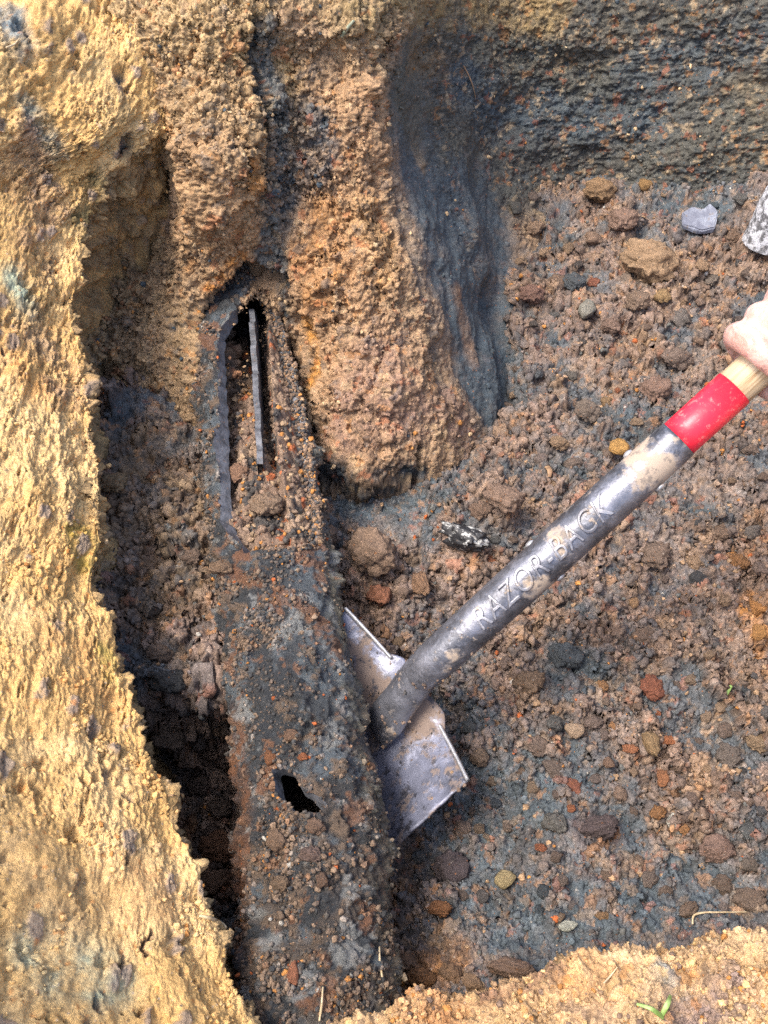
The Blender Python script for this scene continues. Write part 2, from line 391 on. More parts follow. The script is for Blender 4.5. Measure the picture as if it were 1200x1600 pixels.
for pts, r, c, a, wet in (
    ([(100, -20), (350, 40)], 190, (0.40, 0.275, 0.135), 1, 0), ([(250, 180), (340, 170)], 90, (0.36, 0.24, 0.125), 1, 0), ([(330, 300), (340, 400)], 75, (0.35, 0.22, 0.115), 1, 0),
    ([(150, 330), (170, 460), (240, 560)], 85, (0.33, 0.235, 0.105), 1, 0), ([(240, 480), (240, 700)], 85, (0.28, 0.19, 0.11), 1, 0), ([(520, 60), (560, 30)], 60, (0.30, 0.21, 0.115), 1, 0),
    ([(540, 180), (545, 420), (560, 680)], 75, (0.34, 0.21, 0.115), 1, 0), ([(510, 330), (500, 450)], 40, (0.36, 0.19, 0.08), 0.7, 0), ([(580, 330), (600, 420)], 40, (0.40, 0.24, 0.11), 0.6, 0),
    ([(485, 500), (488, 600)], 16, (0.42, 0.20, 0.05), 0.9, 0), ([(600, 560), (560, 660), (640, 650)], 50, (0.26, 0.165, 0.12), 0.6, 0),
    ([(420, 60), (430, 240), (428, 420)], 26, GREYB, 0.95, 0.3), ([(470, 180), (500, 240), (440, 300)], 30, BLUE, 0.7, 0.3), ([(395, 80), (412, 200)], 8, BLUE_D, 0.7, 0),
    ([(640, 130), (660, 300), (715, 480), (770, 640)], 74, BLUE, 0.97, 0.5), ([(740, 260), (780, 420), (800, 560)], 80, BLUE, 0.97, 0.5), ([(690, 240), (730, 420), (775, 600)], 70, BLUE, 0.97, 0.5), ([(640, 110), (720, 190), (800, 240)], 50, (0.075, 0.08, 0.078), 0.9, 0.5), ([(610, 190), (650, 420), (700, 620)], 14, (0.12, 0.105, 0.09), 0.6, 0.3),
    ([(712, 460), (738, 560)], 16, (0.23, 0.15, 0.10), 0.8, 0), ([(690, 630), (740, 700)], 30, (0.2, 0.13, 0.095), 0.8, 0), ([(655, 190), (668, 260)], 12, (0.22, 0.16, 0.1), 0.7, 0),
    ([(650, 100), (900, 160), (1250, 120)], 110, OLGREY, 1, 0.3), ([(700, 140), (900, 220), (1050, 160)], 55, (0.07, 0.07, 0.062), 0.8, 0.4), ([(560, 0), (760, 6), (860, 20)], 34, (0.27, 0.19, 0.09), 0.8, 0), ([(640, 90), (700, 100)], 26, (0.16, 0.12, 0.075), 0.7, 0),
    ([(950, 20), (1200, 50)], 60, (0.095, 0.085, 0.066), 0.6, 0.2), ([(1160, 120), (1200, 160)], 26, (0.16, 0.13, 0.085), 0.5, 0), ([(720, 130), (860, 200), (1000, 190)], 45, BLUE, 0.7, 0.5), ([(1000, 110), (1180, 60)], 40, BLUE, 0.5, 0.4), ([(800, 250), (960, 265)], 40, (0.075, 0.072, 0.062), 0.8, 0.3), ([(500, 740), (640, 745)], 36, BLUE_D, 0.9, 0.5), ([(475, 650), (500, 740)], 22, BLUE_D, 0.7, 0.3),
    ([(195, 160), (200, 230)], 16, BLUE, 0.9, 0.2), ([(380, 405), (325, 450)], 9, ORANGE, 0.8, 0), ([(420, 400), (440, 420)], 18, GREYB, 0.9, 0.3), ([(450, 440), (455, 500)], 12, BLUE_D, 0.7, 0.3), ([(395, 255), (400, 290)], 12, ORANGE, 0.7, 0), ([(240, 210), (270, 205)], 14, (0.42, 0.22, 0.08), 0.7, 0),
    ([(300, 560), (295, 700)], 26, (0.24, 0.16, 0.09), 0.8, 0), ([(460, 30), (500, 100)], 30, (0.30, 0.2, 0.12), 0.7, 0)):
    wl.paint(pts, r, c, a, 0.5, 0.12 if c == BLUE and r > 55 else 0.45, wet)
c0 = wl.col.copy(); sf = np.maximum(wl.weight([(640, 130), (700, 420), (780, 640)], 95, 0.4, 0.6), wl.weight([(740, 280), (780, 420), (800, 540)], 90, 0.4, 0.6))
tint_cells(wl, 120, 6, [(0.04, ORANGE), (0.03, RUST), (0.08, SAND), (0.07, BLUE), (0.06, DKBROWN)], 0.4)
wl.col += (c0-wl.col)*(sf*0.85)[:, None]; dark = np.clip(wl.col[:, 3]*2, 0, 1)
wl_floorpart = sst(600, 760, uu)*sst(220, 300, vv)
smooth_face = np.maximum(wl.weight([(640, 130), (700, 420), (780, 640)], 95, 0.4, 0.6), wl.weight([(740, 280), (780, 420), (800, 540)], 90, 0.4, 0.6))
l1, _, _ = lumps(wl.pw, 22, 3, 0.6); l2, _, _ = chunks(wl.pw, 50, 4, 0.6); wq = (wl.P+(wl.pw-wl.P)*1.6); wq[:, 1] *= 0.6; lb, _, _ = chunks(wq, 15, 41, 0.9); lc, _, _ = chunks(wq, 30, 42, 0.8)
q = wl.P.copy(); q[:, 1] = (q[:, 1]+q[:, 2]*0.3)*0.10; q[:, 2] *= 0.12
stri = fbm(q, 55, 4, 70, 0.6)
qb = wl.P.copy(); qb[:, 0] = qb[:, 0]*0.3-qb[:, 2]*0.5; stri2 = fbm(qb, 60, 4, 75, 0.6)
rec = wl.weight([(150, 330), (170, 460), (210, 600)], 80, 0.5)
rough = (1-0.92*smooth_face)*(0.25+0.6*rec+0.85*sst(-0.2, 0.6, fbm(wl.P, 9, 3, 90)))*np.where(uu > 620, 0.6, 1.0)
back = sst(600, 680, uu)*sst(330, 230, vv)
h = 0.014*fbm(wl.P, 8, 3, 22)+rough*(0.003*l1+0.003*l2+0.007*fbm(wl.P, 35, 3, 23, 0.6))+(1-0.95*smooth_face)*np.where(uu > 620, 0.5, 1.0)*(0.016*lb+0.008*lc-0.010)
stri = stri*sst(740, 640, vv)
h = h+0.0028*stri*(1-back)+0.0035*stri2*back
def gouge(pts, r, depth):
    global h
    h = h-depth*wl.weight(pts, r, 0.6, 0.6)
gouge([(400, 40), (405, 130), (418, 245)], 7, 0.014)
gouge([(150, 330), (140, 460)], 35, 0.02); gouge([(200, 285), (215, 330)], 22, 0.03)
gouge([(222, 350), (218, 420)], 10, 0.02); gouge([(165, 580), (175, 690)], 12, 0.025)
gouge([(655, 700), (650, 770)], 6, 0.02); gouge([(690, 430), (720, 580), (760, 660)], 8, 0.004); gouge([(620, 300), (660, 470), (700, 640)], 7, 0.004)
gouge([(780, 480), (800, 600)], 35, 0.02)
h = h-0.034*wl.weight([(318, 500), (350, 470), (395, 430)], 17, 0.5, 0.3)-0.03*wl.weight([(400, 436), (442, 436)], 13, 0.5, 0.3)+0.014*wl.weight([(300, 240), (350, 300)], 45, 0.7)+0.018*wl.weight([(575, 140)], 14, 0.7)
wl.displace(h)
wl.refresh(); l3, _, _ = lumps(wl.pw, 110, 6, 0.85); l4, _, _ = lumps(wl.pw, 210, 8, 0.8)
back_ = np.where((uu > 640) & (vv < 300), 0.55, 1.0)
wl.displace(back_*rough*(0.0020*l3+0.0012*l4+0.0052*fbm(wl.P, 75, 5, 93, 0.72)-0.004*np.abs(fbm(wl.pw, 50, 3, 94, 0.6)))+(0.0030-0.0016*smooth_face)*fbm(wl.P, 110, 4, 24, 0.75)-0.010*np.clip(np.abs(fbm(wl.P*np.array((1, 0.5, 0.5), F32), 24, 3, 98))*-4+0.32, 0, 1)*(1-smooth_face))
dx = wl.P[:, 0]-pipe_x(wl.P[:, 1]).astype(F32)
inside = (dx*dx+(wl.P[:, 2]-PZ)**2 < (PR-0.004)**2) | ((np.abs(dx) < PR*0.9) & (wl.P[:, 2] < PZ+0.03) & (wl.P[:, 1] < 1.0) & (wl.P[:, 2] > -0.02))
wl.build(M_SOIL, label='scraped earth wall of the pit, tan clay by the pipe and dark grey behind', cat='earth wall', drop=inside)

# ---- yellow left bank
vb = [-260, -20, 110, 200, 270, 350, 440, 540, 640, 740, 820, 900, 1000, 1100, 1200, 1300, 1400, 1480, 1560, 1660, 1800, 2400]
eu = [345, 322, 300, 268, 168, 138, 122, 126, 138, 163, 161, 148, 175, 205, 235, 285, 318, 336, 372, 430, 520, 700]
ez = [.44, .405, .362, .325, .303, .274, .249, .228, .212, .198, .188, .185, .18, .175, .17, .165, .16, .16, .16, .16, .16, .18]
ct = []
for v, e, z in zip(vb, eu, ez):
    k = 0.00020+0.00014*float(sst(0, 500, v)); row = []
    p = at(-620, v, z=z+0.2); row.append(np.array((p[0]-0.5, p[1], 0.47)))
    for uq in (-420, -120, e-190, e-95, e-30):
        row.append(at(uq, v, z=z+(e-uq)*k*(1 if uq > -200 else 0.9)+(0.006 if uq == e-95 else 0.0)))
    E = at(e, v, z=z); row.append(E)
    row.append(E+np.array((-0.012, 0.004, -0.035))); row.append(E+np.array((-0.022, 0.012, -0.13))); row.append(np.array((E[0]-0.005, E[1], -0.20)))
    ct.append(row)
bk = Sheet('left_bank', ct, [4, 28, 62, 70, 56, 34, 30, 46, 10],
           [12, 40, 34, 28, 30, 32, 36, 36, 36, 30, 30, 36, 38, 38, 38, 38, 34, 34, 34, 20, 8])
bk.prep()
bk.col[:, :3] = np.array(OCHRE)
g = fbm(bk.P, 9, 4, 5); bk.col[:, :3] += (np.array(OCHRE_L, F32)-bk.col[:, :3])*sst(-0.2, 0.5, g)[:, None]
for pts, r, c, a in (([(20, 60), (10, 20)], 26, PALEBL, 0.7), ([(40, 160), (95, 235)], 18, (0.24, 0.24, 0.19), 0.6), ([(150, 100), (190, 200)], 40, (0.46, 0.33, 0.16), 0.5), ([(190, 120), (200, 235)], 12, BLUE, 0.9),
                     ([(40, 200), (70, 270), (90, 330)], 22, (0.36, 0.235, 0.155), 0.55), ([(20, 430), (40, 480)], 24, TEAL, 0.6), ([(20, 250), (60, 400)], 40, (0.42, 0.26, 0.13), 0.6), ([(60, 600), (20, 560)], 40, (0.5, 0.25, 0.08), 0.5), ([(60, 500), (110, 620)], 36, (0.34, 0.23, 0.14), 0.5),
                     ([(60, 1490), (180, 1530)], 50, TEAL, 0.55), ([(90, 1420), (40, 1350)], 60, (0.46, 0.31, 0.15), 0.5), ([(200, 1370), (230, 1400)], 50, (0.55, 0.30, 0.12), 0.5), ([(100, 1000), (150, 1090)], 50, (0.52, 0.28, 0.10), 0.4),
                     ([(130, 360), (150, 300)], 26, OLIVE, 0.6), ([(120, 830), (130, 870)], 26, (0.36, 0.25, 0.06), 0.6), ([(160, 1020), (170, 1060)], 16, (0.33, 0.25, 0.06), 0.5)):
    bk.paint(pts, r, c, a, 0.6, 0.6)
# small dark clay smears dragged down the slope
q = bk.P.copy(); q[:, 1] *= 0.45; q[:, 0] += 0.25*q[:, 2]
F1, F2, Hh = worley(q, 62, 8); m = (rnd(Hh, 1) < 0.30)*sst(0.42, 0.22, F1+0.25*bk.br)
bk.col[:, :3] += (np.array((0.20, 0.165, 0.15), F32)-bk.col[:, :3])*(m*0.75)[:, None]
F1b, _, Hb = worley(bk.P, 150, 9); m2 = (rnd(Hb, 1) < 0.10)*sst(0.4, 0.25, F1b)
bk.col[:, :3] += (np.array((0.48, 0.19, 0.05), F32)-bk.col[:, :3])*(m2*0.6)[:, None]
F1c, _, Hc = worley(q+(bk.pw-bk.P)*0.7, 46, 12); m3 = (rnd(Hc, 1) < 0.30)*sst(0.38, 0.15, F1c)*(1-0.4*sst(1300, 1400, bk.v))
q3 = q+(bk.pw-bk.P)*0.9; q3[:, 1] *= 0.55; F1d, _, Hd = worley(q3, 75, 19)
tz = sst(-0.15, 0.35, fbm(bk.P, 14, 3, 66)); tear = (rnd(Hd, 1) < 0.42)*sst(0.34, 0.10, F1d)*tz
tl = (rnd(Hd, 1) < 0.42)*sst(0.36, 0.14, F1d)*tz*(rnd(Hd, 2) < 0.6)
bk.col[:, :3] += (np.array((0.23, 0.185, 0.165), F32)-bk.col[:, :3])*(tl*0.7)[:, None]
undr = sst(-0.2, 0.5, fbm(bk.P, 12, 3, 33))
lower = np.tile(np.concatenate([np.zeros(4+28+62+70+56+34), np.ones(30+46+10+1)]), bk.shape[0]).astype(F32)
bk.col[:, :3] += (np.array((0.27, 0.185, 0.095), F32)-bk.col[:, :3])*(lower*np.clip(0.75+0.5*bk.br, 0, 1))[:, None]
smear = np.clip(bk.weight([(60, 1380), (150, 1400)], 110, 0.6)+bk.weight([(220, 1370), (240, 1480)], 50, 0.6)+bk.weight([(40, 1180), (90, 1130)], 50, 0.7)+bk.weight([(150, 1560), (280, 1580)], 60, 0.7)+0.8*sst(0.15, 0.5, fbm(bk.P, 11, 3, 67)), 0, 1)
rough = 0.12+0.75*sst(0.0, 0.6, fbm(bk.P, 10, 3, 91)); rough = np.maximum(rough, bk.weight([(30, 150), (110, 330), (140, 640), (150, 760)], 70, 0.7)*1.3)
rough = rough*(1-0.75*smear)
qw = q+(bk.pw-bk.P); l1, _, _ = lumps(bk.pw, 30, 13, 0.5); l2, _, _ = lumps(qw, 80, 14, 0.6); l3, _, _ = lumps(bk.pw, 200, 15, 0.7)
q2 = bk.P.copy(); q2[:, 1] = q2[:, 1]*0.3+q2[:, 2]*0.1
sc_ = fbm(q2, 70, 4, 77, 0.65); crack = -np.clip(sc_-0.42, 0, 1)
h = 0.012*fbm(bk.P, 8, 3, 25)+rough*(0.004*l1+0.0048*fbm(q*np.array((1, 0.7, 1), F32), 38, 6, 28, 0.62)-0.006*np.abs(fbm(qw, 55, 3, 68, 0.6)))+0.018*crack*(1-0.6*smear)+0.0040*sc_*(1-0.5*smear)+m*0.003-0.009*m3-0.010*tear
edge_n = fbm(bk.P, 22, 3, 34); h = h+0.008*edge_n*np.tile(np.concatenate([np.zeros(4+28+62+70), np.linspace(0, 1, 56+34), np.ones(30+46+10+1)]), bk.shape[0]).astype(F32)
h = h-0.016*bk.weight([(192, 110), (200, 235)], 10, 0.7, 0.5)
lw1, _, _ = chunks(bk.pw, 24, 51, 0.8); lw2, _, _ = chunks(bk.pw, 60, 52, 0.75)
h = h+lower*(0.016*lw1+0.008*lw2+0.006*fbm(bk.P, 55, 4, 53, 0.7)-0.010)
bk.displace(h)
bk.refresh(); l4, _, _ = lumps(bk.pw, 260, 8, 0.7)
bk.displace((0.02+0.3*rough)*0.0012*l4+(0.0014-0.0008*smear)*fbm(bk.P, 150, 4, 29, 0.75))
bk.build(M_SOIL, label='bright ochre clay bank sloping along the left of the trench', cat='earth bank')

# ---- near edge at the lower right
ue = [300, 420, 500, 580, 650, 720, 800, 880, 960, 1050, 1130, 1210, 1400, 2000]
ve = [1668, 1634, 1612, 1590, 1566, 1548, 1530, 1518, 1488, 1476, 1466, 1460, 1454, 1448]
ze = [.13, .135, .14, .145, .15, .155, .165, .175, .185, .19, .195, .20, .21, .25]
ct = [[], [], [], [], [], [], [], []]
for u, v, z in zip(ue, ve, ze):
    E = at(u, v, z=z)
    ct[0].append(E+np.array((0, 0.018, -0.15))); ct[1].append(E+np.array((0, 0.006, -0.04))); ct[2].append(E)
    for k, dv, dz in ((3, 40, .010), (4, 100, .018), (5, 190, .03), (6, 420, .06)): ct[k].append(at(u, v+dv, z=z+dz))
    ct[7].append(np.array((E[0]*2, -0.8, 0.47)))
fb = Sheet('near_bank', ct, [20]+[56]*10+[24, 8], [8, 34, 30, 40, 40, 16, 6]); fb.prep()
fb.col[:, :3] = np.array((0.46, 0.30, 0.155))
g = fbm(fb.P, 12, 4, 6); fb.col[:, :3] += (np.array((0.52, 0.36, 0.20), F32)-fb.col[:, :3])*sst(-0.2, 0.5, g)[:, None]
for pts, r, c, a in (([(1060, 1560), (1150, 1540)], 44, (0.26, 0.185, 0.15), 0.75), ([(930, 1590), (880, 1600)], 30, (0.32, 0.22, 0.15), 0.6), ([(640, 1560), (680, 1580)], 40, (0.42, 0.20, 0.08), 0.5), ([(760, 1510), (840, 1500)], 40, (0.24, 0.14, 0.085), 0.9), ([(1040, 1505), (1060, 1520)], 20, PALEBL, 0.6), ([(900, 1520), (960, 1540)], 30, (0.48, 0.24, 0.09), 0.5), ([(480, 1600), (420, 1630)], 60, (0.24, 0.15, 0.085), 0.8)):
    fb.paint(pts, r, c, a, 0.6, 0.6)
tint_cells(fb, 120, 16, [(0.05, ORANGE), (0.10, OCHRE_L), (0.08, BROWN)], 0.5)
l1, _, _ = lumps(fb.pw, 30, 17, 0.7); l2, _, _ = lumps(fb.pw, 80, 18, 0.7); l3, _, _ = lumps(fb.pw, 190, 19, 0.85)
fb.displace(0.012*fbm(fb.P, 9, 3, 31)+0.009*l1+0.0035*l2+0.0012*l3+0.006*fbm(fb.P, 45, 5, 36, 0.68)+0.0018*fbm(fb.P, 170, 3, 32, 0.7)-0.006)
fb.build(M_SOIL, label='pale sandy earth rim at the near edge of the pit', cat='earth bank')

# ---- right wall and the ground all round (outside the picture)
rb = Sheet('right_bank', [[np.array((x, y, z)) for x, z in ((0.72, -0.1), (0.82, 0.03), (0.93, 0.3), (1.05, 0.45), (1.6, 0.47))] for y in (-0.8, -0.2, 0.3, 0.8, 1.3, 1.9, 2.4)], [10, 30, 20, 8], [10, 20, 30, 30, 30, 10])
rb.col[:, :3] = np.array(TAN); rb.displace(0.02*fbm(rb.P, 9, 4, 44)); rb.build(M_SOIL, label='tan earth wall closing the pit on the right', cat='earth bank')
xs = np.array([-60, -20, -5, -1.3, 1.4, 5, 20, 60.]); ys = np.array([-60, -20, -5, -0.7, 2.2, 6, 20, 60.])
V = np.array([(x, y, 0.462) for y in ys for x in xs]); idx = np.arange(64).reshape(8, 8)
Q = [[idx[j, i], idx[j, i+1], idx[j+1, i+1], idx[j+1, i]] for j in range(7) for i in range(7) if not (i == 3 and j == 3)]
tag(link('ground', mesh_np('ground', V, np.array(Q), np.tile(np.array((*TAN, 0.0)), (64, 1))), M_SOIL), 'bare tan ground round the pit', 'ground', kind='structure')

# ---------------------------------------------------------------- the broken pipe
def mat_pipe():
    m, t, b = new_mat('old_pipe_wall')
    a = N(t, 'ShaderNodeAttribute', attribute_name='col')
    n1 = noise(t, 60, 6, 0.7); n2 = noise(t, 300, 4, 0.65)
    c = mixc(t, a.outputs['Color'], (0.11, 0.12, 0.125), ramp(t, n1, 0.56, 0.72, 0, 0.55))
    c = mixc(t, c, (0.17, 0.105, 0.06), ramp(t, n2, 0.60, 0.70, 0, 0.55))
    c = mixc(t, c, (0.012, 0.013, 0.016), ramp(t, noise(t, 190, 4, 0.7), 0.56, 0.66, 0, 0.85))
    c = mixc(t, c, (0.38, 0.37, 0.34), ramp(t, noise(t, 240, 3, 0.7), 0.68, 0.74, 0, 0.7))
    t.links.new(c, b.inputs['Base Color'])
    t.links.new(ramp(t, n2, 0.3, 0.7, 0.36, 0.66), b.inputs['Roughness'])
    bp = N(t, 'ShaderNodeBump', Strength=1.0, Distance=0.005); t.links.new(noise(t, 230, 8, 0.8), bp.inputs['Height']); t.links.new(bp.outputs[0], b.inputs['Normal'])
    return m
M_PIPE = mat_pipe()
def mat_edge():
    m, t, b = new_mat('broken_pipe_edge')
    c = mixc(t, (0.125, 0.13, 0.145), (0.06, 0.063, 0.07), ramp(t, noise(t, 90, 5), 0.4, 0.6))
    c = mixc(t, c, (0.2, 0.12, 0.07), ramp(t, noise(t, 220, 4), 0.6, 0.7, 0, 0.7))
    t.links.new(c, b.inputs['Base Color']); b.inputs['Roughness'].default_value = 0.55
    bp = N(t, 'ShaderNodeBump', Strength=0.6, Distance=0.002); t.links.new(noise(t, 260, 5), bp.inputs['Height']); t.links.new(bp.outputs[0], b.inputs['Normal'])
    return m
M_EDGE = mat_edge()
def on_pipe(u, v):
    d = ray(u, v); best = None
    for t in np.linspace(0.5, 1.8, 2600):
        p = np.array((0, 0, CAMZ))+d*t
        dx = p[0]-float(pipe_x(p[1])); dz = p[2]-PZ
        if dx*dx+dz*dz < PR*PR: return p[1], math.atan2(dx, dz)
    return None
def poly_of(pts):
    o = []
    for p in pts:
        r = on_pipe(*p) if not (isinstance(p[0], float) and abs(p[1]) < 3) else p
        if r: o.append(r)
    return np.array(o)
def inpoly(P, X, Yv):
    ins = np.zeros(X.shape, bool); n = len(P)
    for i in range(n):
        (x1, y1), (x2, y2) = P[i], P[(i+1) % n]
        c = ((y1 > Yv) != (y2 > Yv)) & (X < (x2-x1)*(Yv-y1)/(y2-y1+1e-12)+x1)
        ins ^= c
    return ins
ny, nf = 620, 140
yy = np.linspace(1.22, 0.02, ny); ff = np.linspace(-math.pi, math.pi, nf+1)[:-1]
# denser round the top half
ff = ff - 0.45*np.sin(ff)
YY, FF = np.meshgrid(yy, ff, indexing='ij')
YYr, FFr = YY.ravel(), FF.ravel()
def pipe_pt(y, f, r): return np.stack([pipe_x(y)+r*np.sin(f), y, PZ+r*np.cos(f)], -1).astype(F32)
P0 = pipe_pt(YYr, FFr, PR)
PW = (P0+np.stack([fbm(P0, 70, 3, k_, 0.65) for k_ in (61, 62, 63)], 1)*F32(0.006)).astype(F32)
crust = sst(0.36, 0.26, YYr)+0.75*sst(-0.3, -0.75, FFr)*sst(1.8, 1.5, -FFr)*sst(0.44, 0.5, YYr)*sst(0.0, 0.6, fbm(P0, 30, 3, 3)+0.3)+0.25+0.75*sst(0.05, 0.5, fbm(P0, 20, 4, 13, 0.6))
crust = np.clip(crust, 0, 1).astype(F32)
l1, H1, _ = lumps(PW, 70, 21, 0.8); l2, H2, _ = lumps(PW, 150, 22, 0.7); l3, _, _ = lumps(PW, 40, 24, 0.35)
rr = PR+0.0012*fbm(P0, 60, 4, 4)+0.004*fbm(P0, 14, 3, 5)+crust*(0.0075*l1+0.0042*l2)+0.0030*np.abs(fbm(P0, 100, 4, 9, 0.7))+0.003*fbm(P0, 38, 3, 10)+np.clip(crust-0.5, 0, 1)*0.018*l3
P1 = pipe_pt(YYr, FFr, rr)
pc = np.ones((len(P1), 4), F32); pc[:, :3] = (0.034, 0.037, 0.040)
g = fbm(P0, 22, 5, 6, 0.65); pc[:, :3] += (np.array((0.09, 0.108, 0.12), F32)-pc[:, :3])*np.clip(sst(0, 0.5, g)+0.6*sst(0.0, 0.4, FFr)*sst(0.36, 0.44, YYr), 0, 1)[:, None]
ln = ((rnd(H1, 2) < 0.6)*sst(0.12, 0.35, l1)*sst(0.4, 0.7, crust)).astype(F32)
pc[:, :3] += (np.array((0.16, 0.11, 0.072), F32)-pc[:, :3])*ln[:, None]*0.85
bz = sst(0.34, 0.24, YYr)*sst(-0.2, 0.35, fbm(P0, 35, 4, 14, 0.6)); pc[:, :3] += (np.array((0.15, 0.105, 0.07), F32)-pc[:, :3])*(bz*0.5)[:, None].astype(F32)
l_or = ((rnd(H2, 2) < 0.09)*sst(0.1, 0.3, l2)).astype(F32)
pc[:, :3] += (np.array((0.24, 0.11, 0.05), F32)-pc[:, :3])*l_or[:, None]*0.6
rustside = (sst(-0.75, -1.1, FFr)*sst(0.42, 0.36, YYr)).astype(F32)
pc[:, :3] += (np.array((0.17, 0.075, 0.035), F32)-pc[:, :3])*(rustside*np.clip(0.8+fbm(P0, 40, 3, 7), 0, 1))[:, None]
rside = (sst(0.7, 1.1, FFr)).astype(F32); pc[:, :3] += (np.array((0.17, 0.155, 0.11), F32)-pc[:, :3])*(rside*np.clip(0.4+fbm(P0, 60, 4, 8), 0, 1))[:, None]
sc1 = sst(0.38, 0.52, fbm(P0, 26, 5, 91, 0.65)); pc[:, :3] += (np.array((0.24, 0.245, 0.235), F32)-pc[:, :3])*(sc1*0.7)[:, None].astype(F32)
sc2 = sst(0.40, 0.55, fbm(P0, 19, 5, 97, 0.68)); pc[:, :3] += (np.array((0.19, 0.085, 0.04), F32)-pc[:, :3])*(sc2*0.75)[:, None].astype(F32)
# openings
jag = (fbm(P0, 60, 4, 12, 0.65)*0.012, fbm(P0, 60, 4, 15, 0.65)*0.15)
op = poly_of([(440, 446), (418, 440), (398, 442), (384, 462), (372, 488), (356, 505), (344, 520), (343, 600), (346, 680), (345, 760), (350, 815), (366, 838), (385, 862), (430, 858), (470, 856), (498, 846)])
op = np.concatenate([op, np.array([(0.60, 0.9), (0.66, 1.15), (0.75, 1.22), (0.86, 1.22), (0.93, 1.15), (0.965, 1.0), (0.985, 0.8)])])
hole = poly_of([(428, 1203), (455, 1206), (474, 1232), (505, 1262), (496, 1274), (468, 1272), (438, 1246)])
cut = inpoly(op, YYr+jag[0]*0.35, FFr+jag[1]*0.45) | inpoly(hole, YYr+jag[0]*0.25, FFr+jag[1]*0.3)
TH = 0.014
Pi = pipe_pt(YYr, FFr, np.full(len(YYr), PR-TH))
idx = np.arange(ny*nf).reshape(ny, nf)
Q = np.stack([idx[:-1], np.roll(idx, -1, 1)[:-1], np.roll(idx, -1, 1)[1:], idx[1:]], -1).reshape(-1, 4)
Q = Q[~cut[Q].any(1)]
# rim faces along open edges
E = np.concatenate([Q[:, [0, 1]], Q[:, [1, 2]], Q[:, [2, 3]], Q[:, [3, 0]]]); key = np.sort(E, 1); kk = key[:, 0].astype(np.int64)*10**7+key[:, 1]
un, inv, cnt = np.unique(kk, return_inverse=True, return_counts=True)
Eb = E[cnt[inv] == 1]
nV = len(P1)
for _ in range(6):                                      # even out the stair-stepped cut
    for Pq in (P1, Pi):
        acc = np.zeros_like(Pq); cn = np.zeros(len(Pq), F32)
        np.add.at(acc, Eb[:, 0], Pq[Eb[:, 1]]); np.add.at(acc, Eb[:, 1], Pq[Eb[:, 0]]); np.add.at(cn, Eb[:, 0], 1); np.add.at(cn, Eb[:, 1], 1)
        bi = np.where(cn >= 2)[0]; Pq[bi] = 0.45*Pq[bi]+0.55*acc[bi]/cn[bi][:, None]
pipe = empty('broken_pipe', (float(pipe_x(0.5)), 0.5, 0.0))
tag(pipe, 'old dark pipe lying in the trench with its top broken open', 'pipe')
OFF = np.array(pipe.location, F32)
def compact(V, Q, col=None):
    u, i = np.unique(Q, return_inverse=True)
    return V[u], i.reshape(Q.shape), (None if col is None else col[u])
RQ = np.stack([Eb[:, 0], Eb[:, 1], Eb[:, 1]+nV, Eb[:, 0]+nV], 1)
AQ = np.concatenate([Q[:, ::-1], Q+nV, RQ]); AV = np.concatenate([P1, Pi])
AC = np.concatenate([pc, np.tile(np.array((0.05, 0.04, 0.035, 1), F32), (nV, 1))])
mi = np.concatenate([np.zeros(2*len(Q), np.int32), np.ones(len(RQ), np.int32)])
Vs, Qs, Cs = compact(AV, AQ, AC); me = mesh_np('shell', Vs-OFF, Qs, Cs)
me.materials.append(M_PIPE); me.materials.append(M_EDGE); me.polygons.foreach_set('material_index', mi); me.polygons.foreach_set('use_smooth', mi == 0)
link('shell', me, None, pipe)
# dividing web
def web():
    n = 160; y = np.linspace(0.69, 1.0, n)
    top = 0.124-0.05*sst(0.945, 0.995, y)-0.006*np.clip(np.sin(y*61)+np.sin(y*143), 0, 2)-0.012*sst(0.70, 0.62, y)
    cx = -0.171+(0.955-y)*0.12; base = np.stack([cx, y, 0*y], -1)
    nn = fbm(np.stack([y, y*0, y*0], -1).astype(F32), 60, 4, 2)
    rows_ = []
    for dx_, zz in ((-0.0046, 0.015), (-0.0044, 0.09), (-0.0034, None), (0.0034, None), (0.0044, 0.09), (0.0046, 0.015)):
        p = base.copy(); p[:, 0] += dx_+0.0016*nn; p[:, 2] = zz if zz is not None else top+0.0016*nn
        if zz == 0.09: p[:, 2] = np.minimum(0.09, top-0.006)
        rows_.append(p)
    V = np.concatenate(rows_); i = np.arange(6*n).reshape(6, n)
    Q = np.stack([i[:-1, :-1], i[:-1, 1:], i[1:, 1:], i[1:, :-1]], -1).reshape(-1, 4)
    return V, Q
V, Q = web(); link('divider', mesh_np('divider', V-OFF, Q, None, False), M_EDGE, pipe)

# mud that has washed into the open length
ys_ = np.linspace(0.50, 1.25, 300); ls = np.linspace(-0.053, 0.053, 90)
LY, LX = np.meshgrid(ys_, ls, indexing='ij')
mz = 0.03+0.075*sst(1.0, 0.70, LY)+0.072*sst(0.018, 0.044, LX)*sst(1.06, 0.93, LY)-0.02*np.exp(-((LX+0.035)/0.012)**2)*sst(0.62, 0.7, LY)-0.022*np.exp(-((LX-0.017)/0.006)**2)*sst(0.66, 0.74, LY)
mz = np.minimum(mz, PZ-0.004+np.sqrt(np.clip(0.0535**2-LX**2, 0, None)))
Pm = np.stack([pipe_x(LY)+LX, LY, mz], -1).reshape(-1, 3).astype(F32)
l1, H1, _ = lumps(Pm, 60, 31, 0.85); l2, H2, _ = lumps(Pm, 140, 32, 0.9)
Pm[:, 2] += (0.012*l1+0.006*l2+0.004*fbm(Pm, 40, 3, 33)-0.006)*(1-0.7*sst(0.040, 0.052, np.abs(LX.ravel())))
mc = np.zeros((len(Pm), 4), F32); mc[:, :3] = BROWN
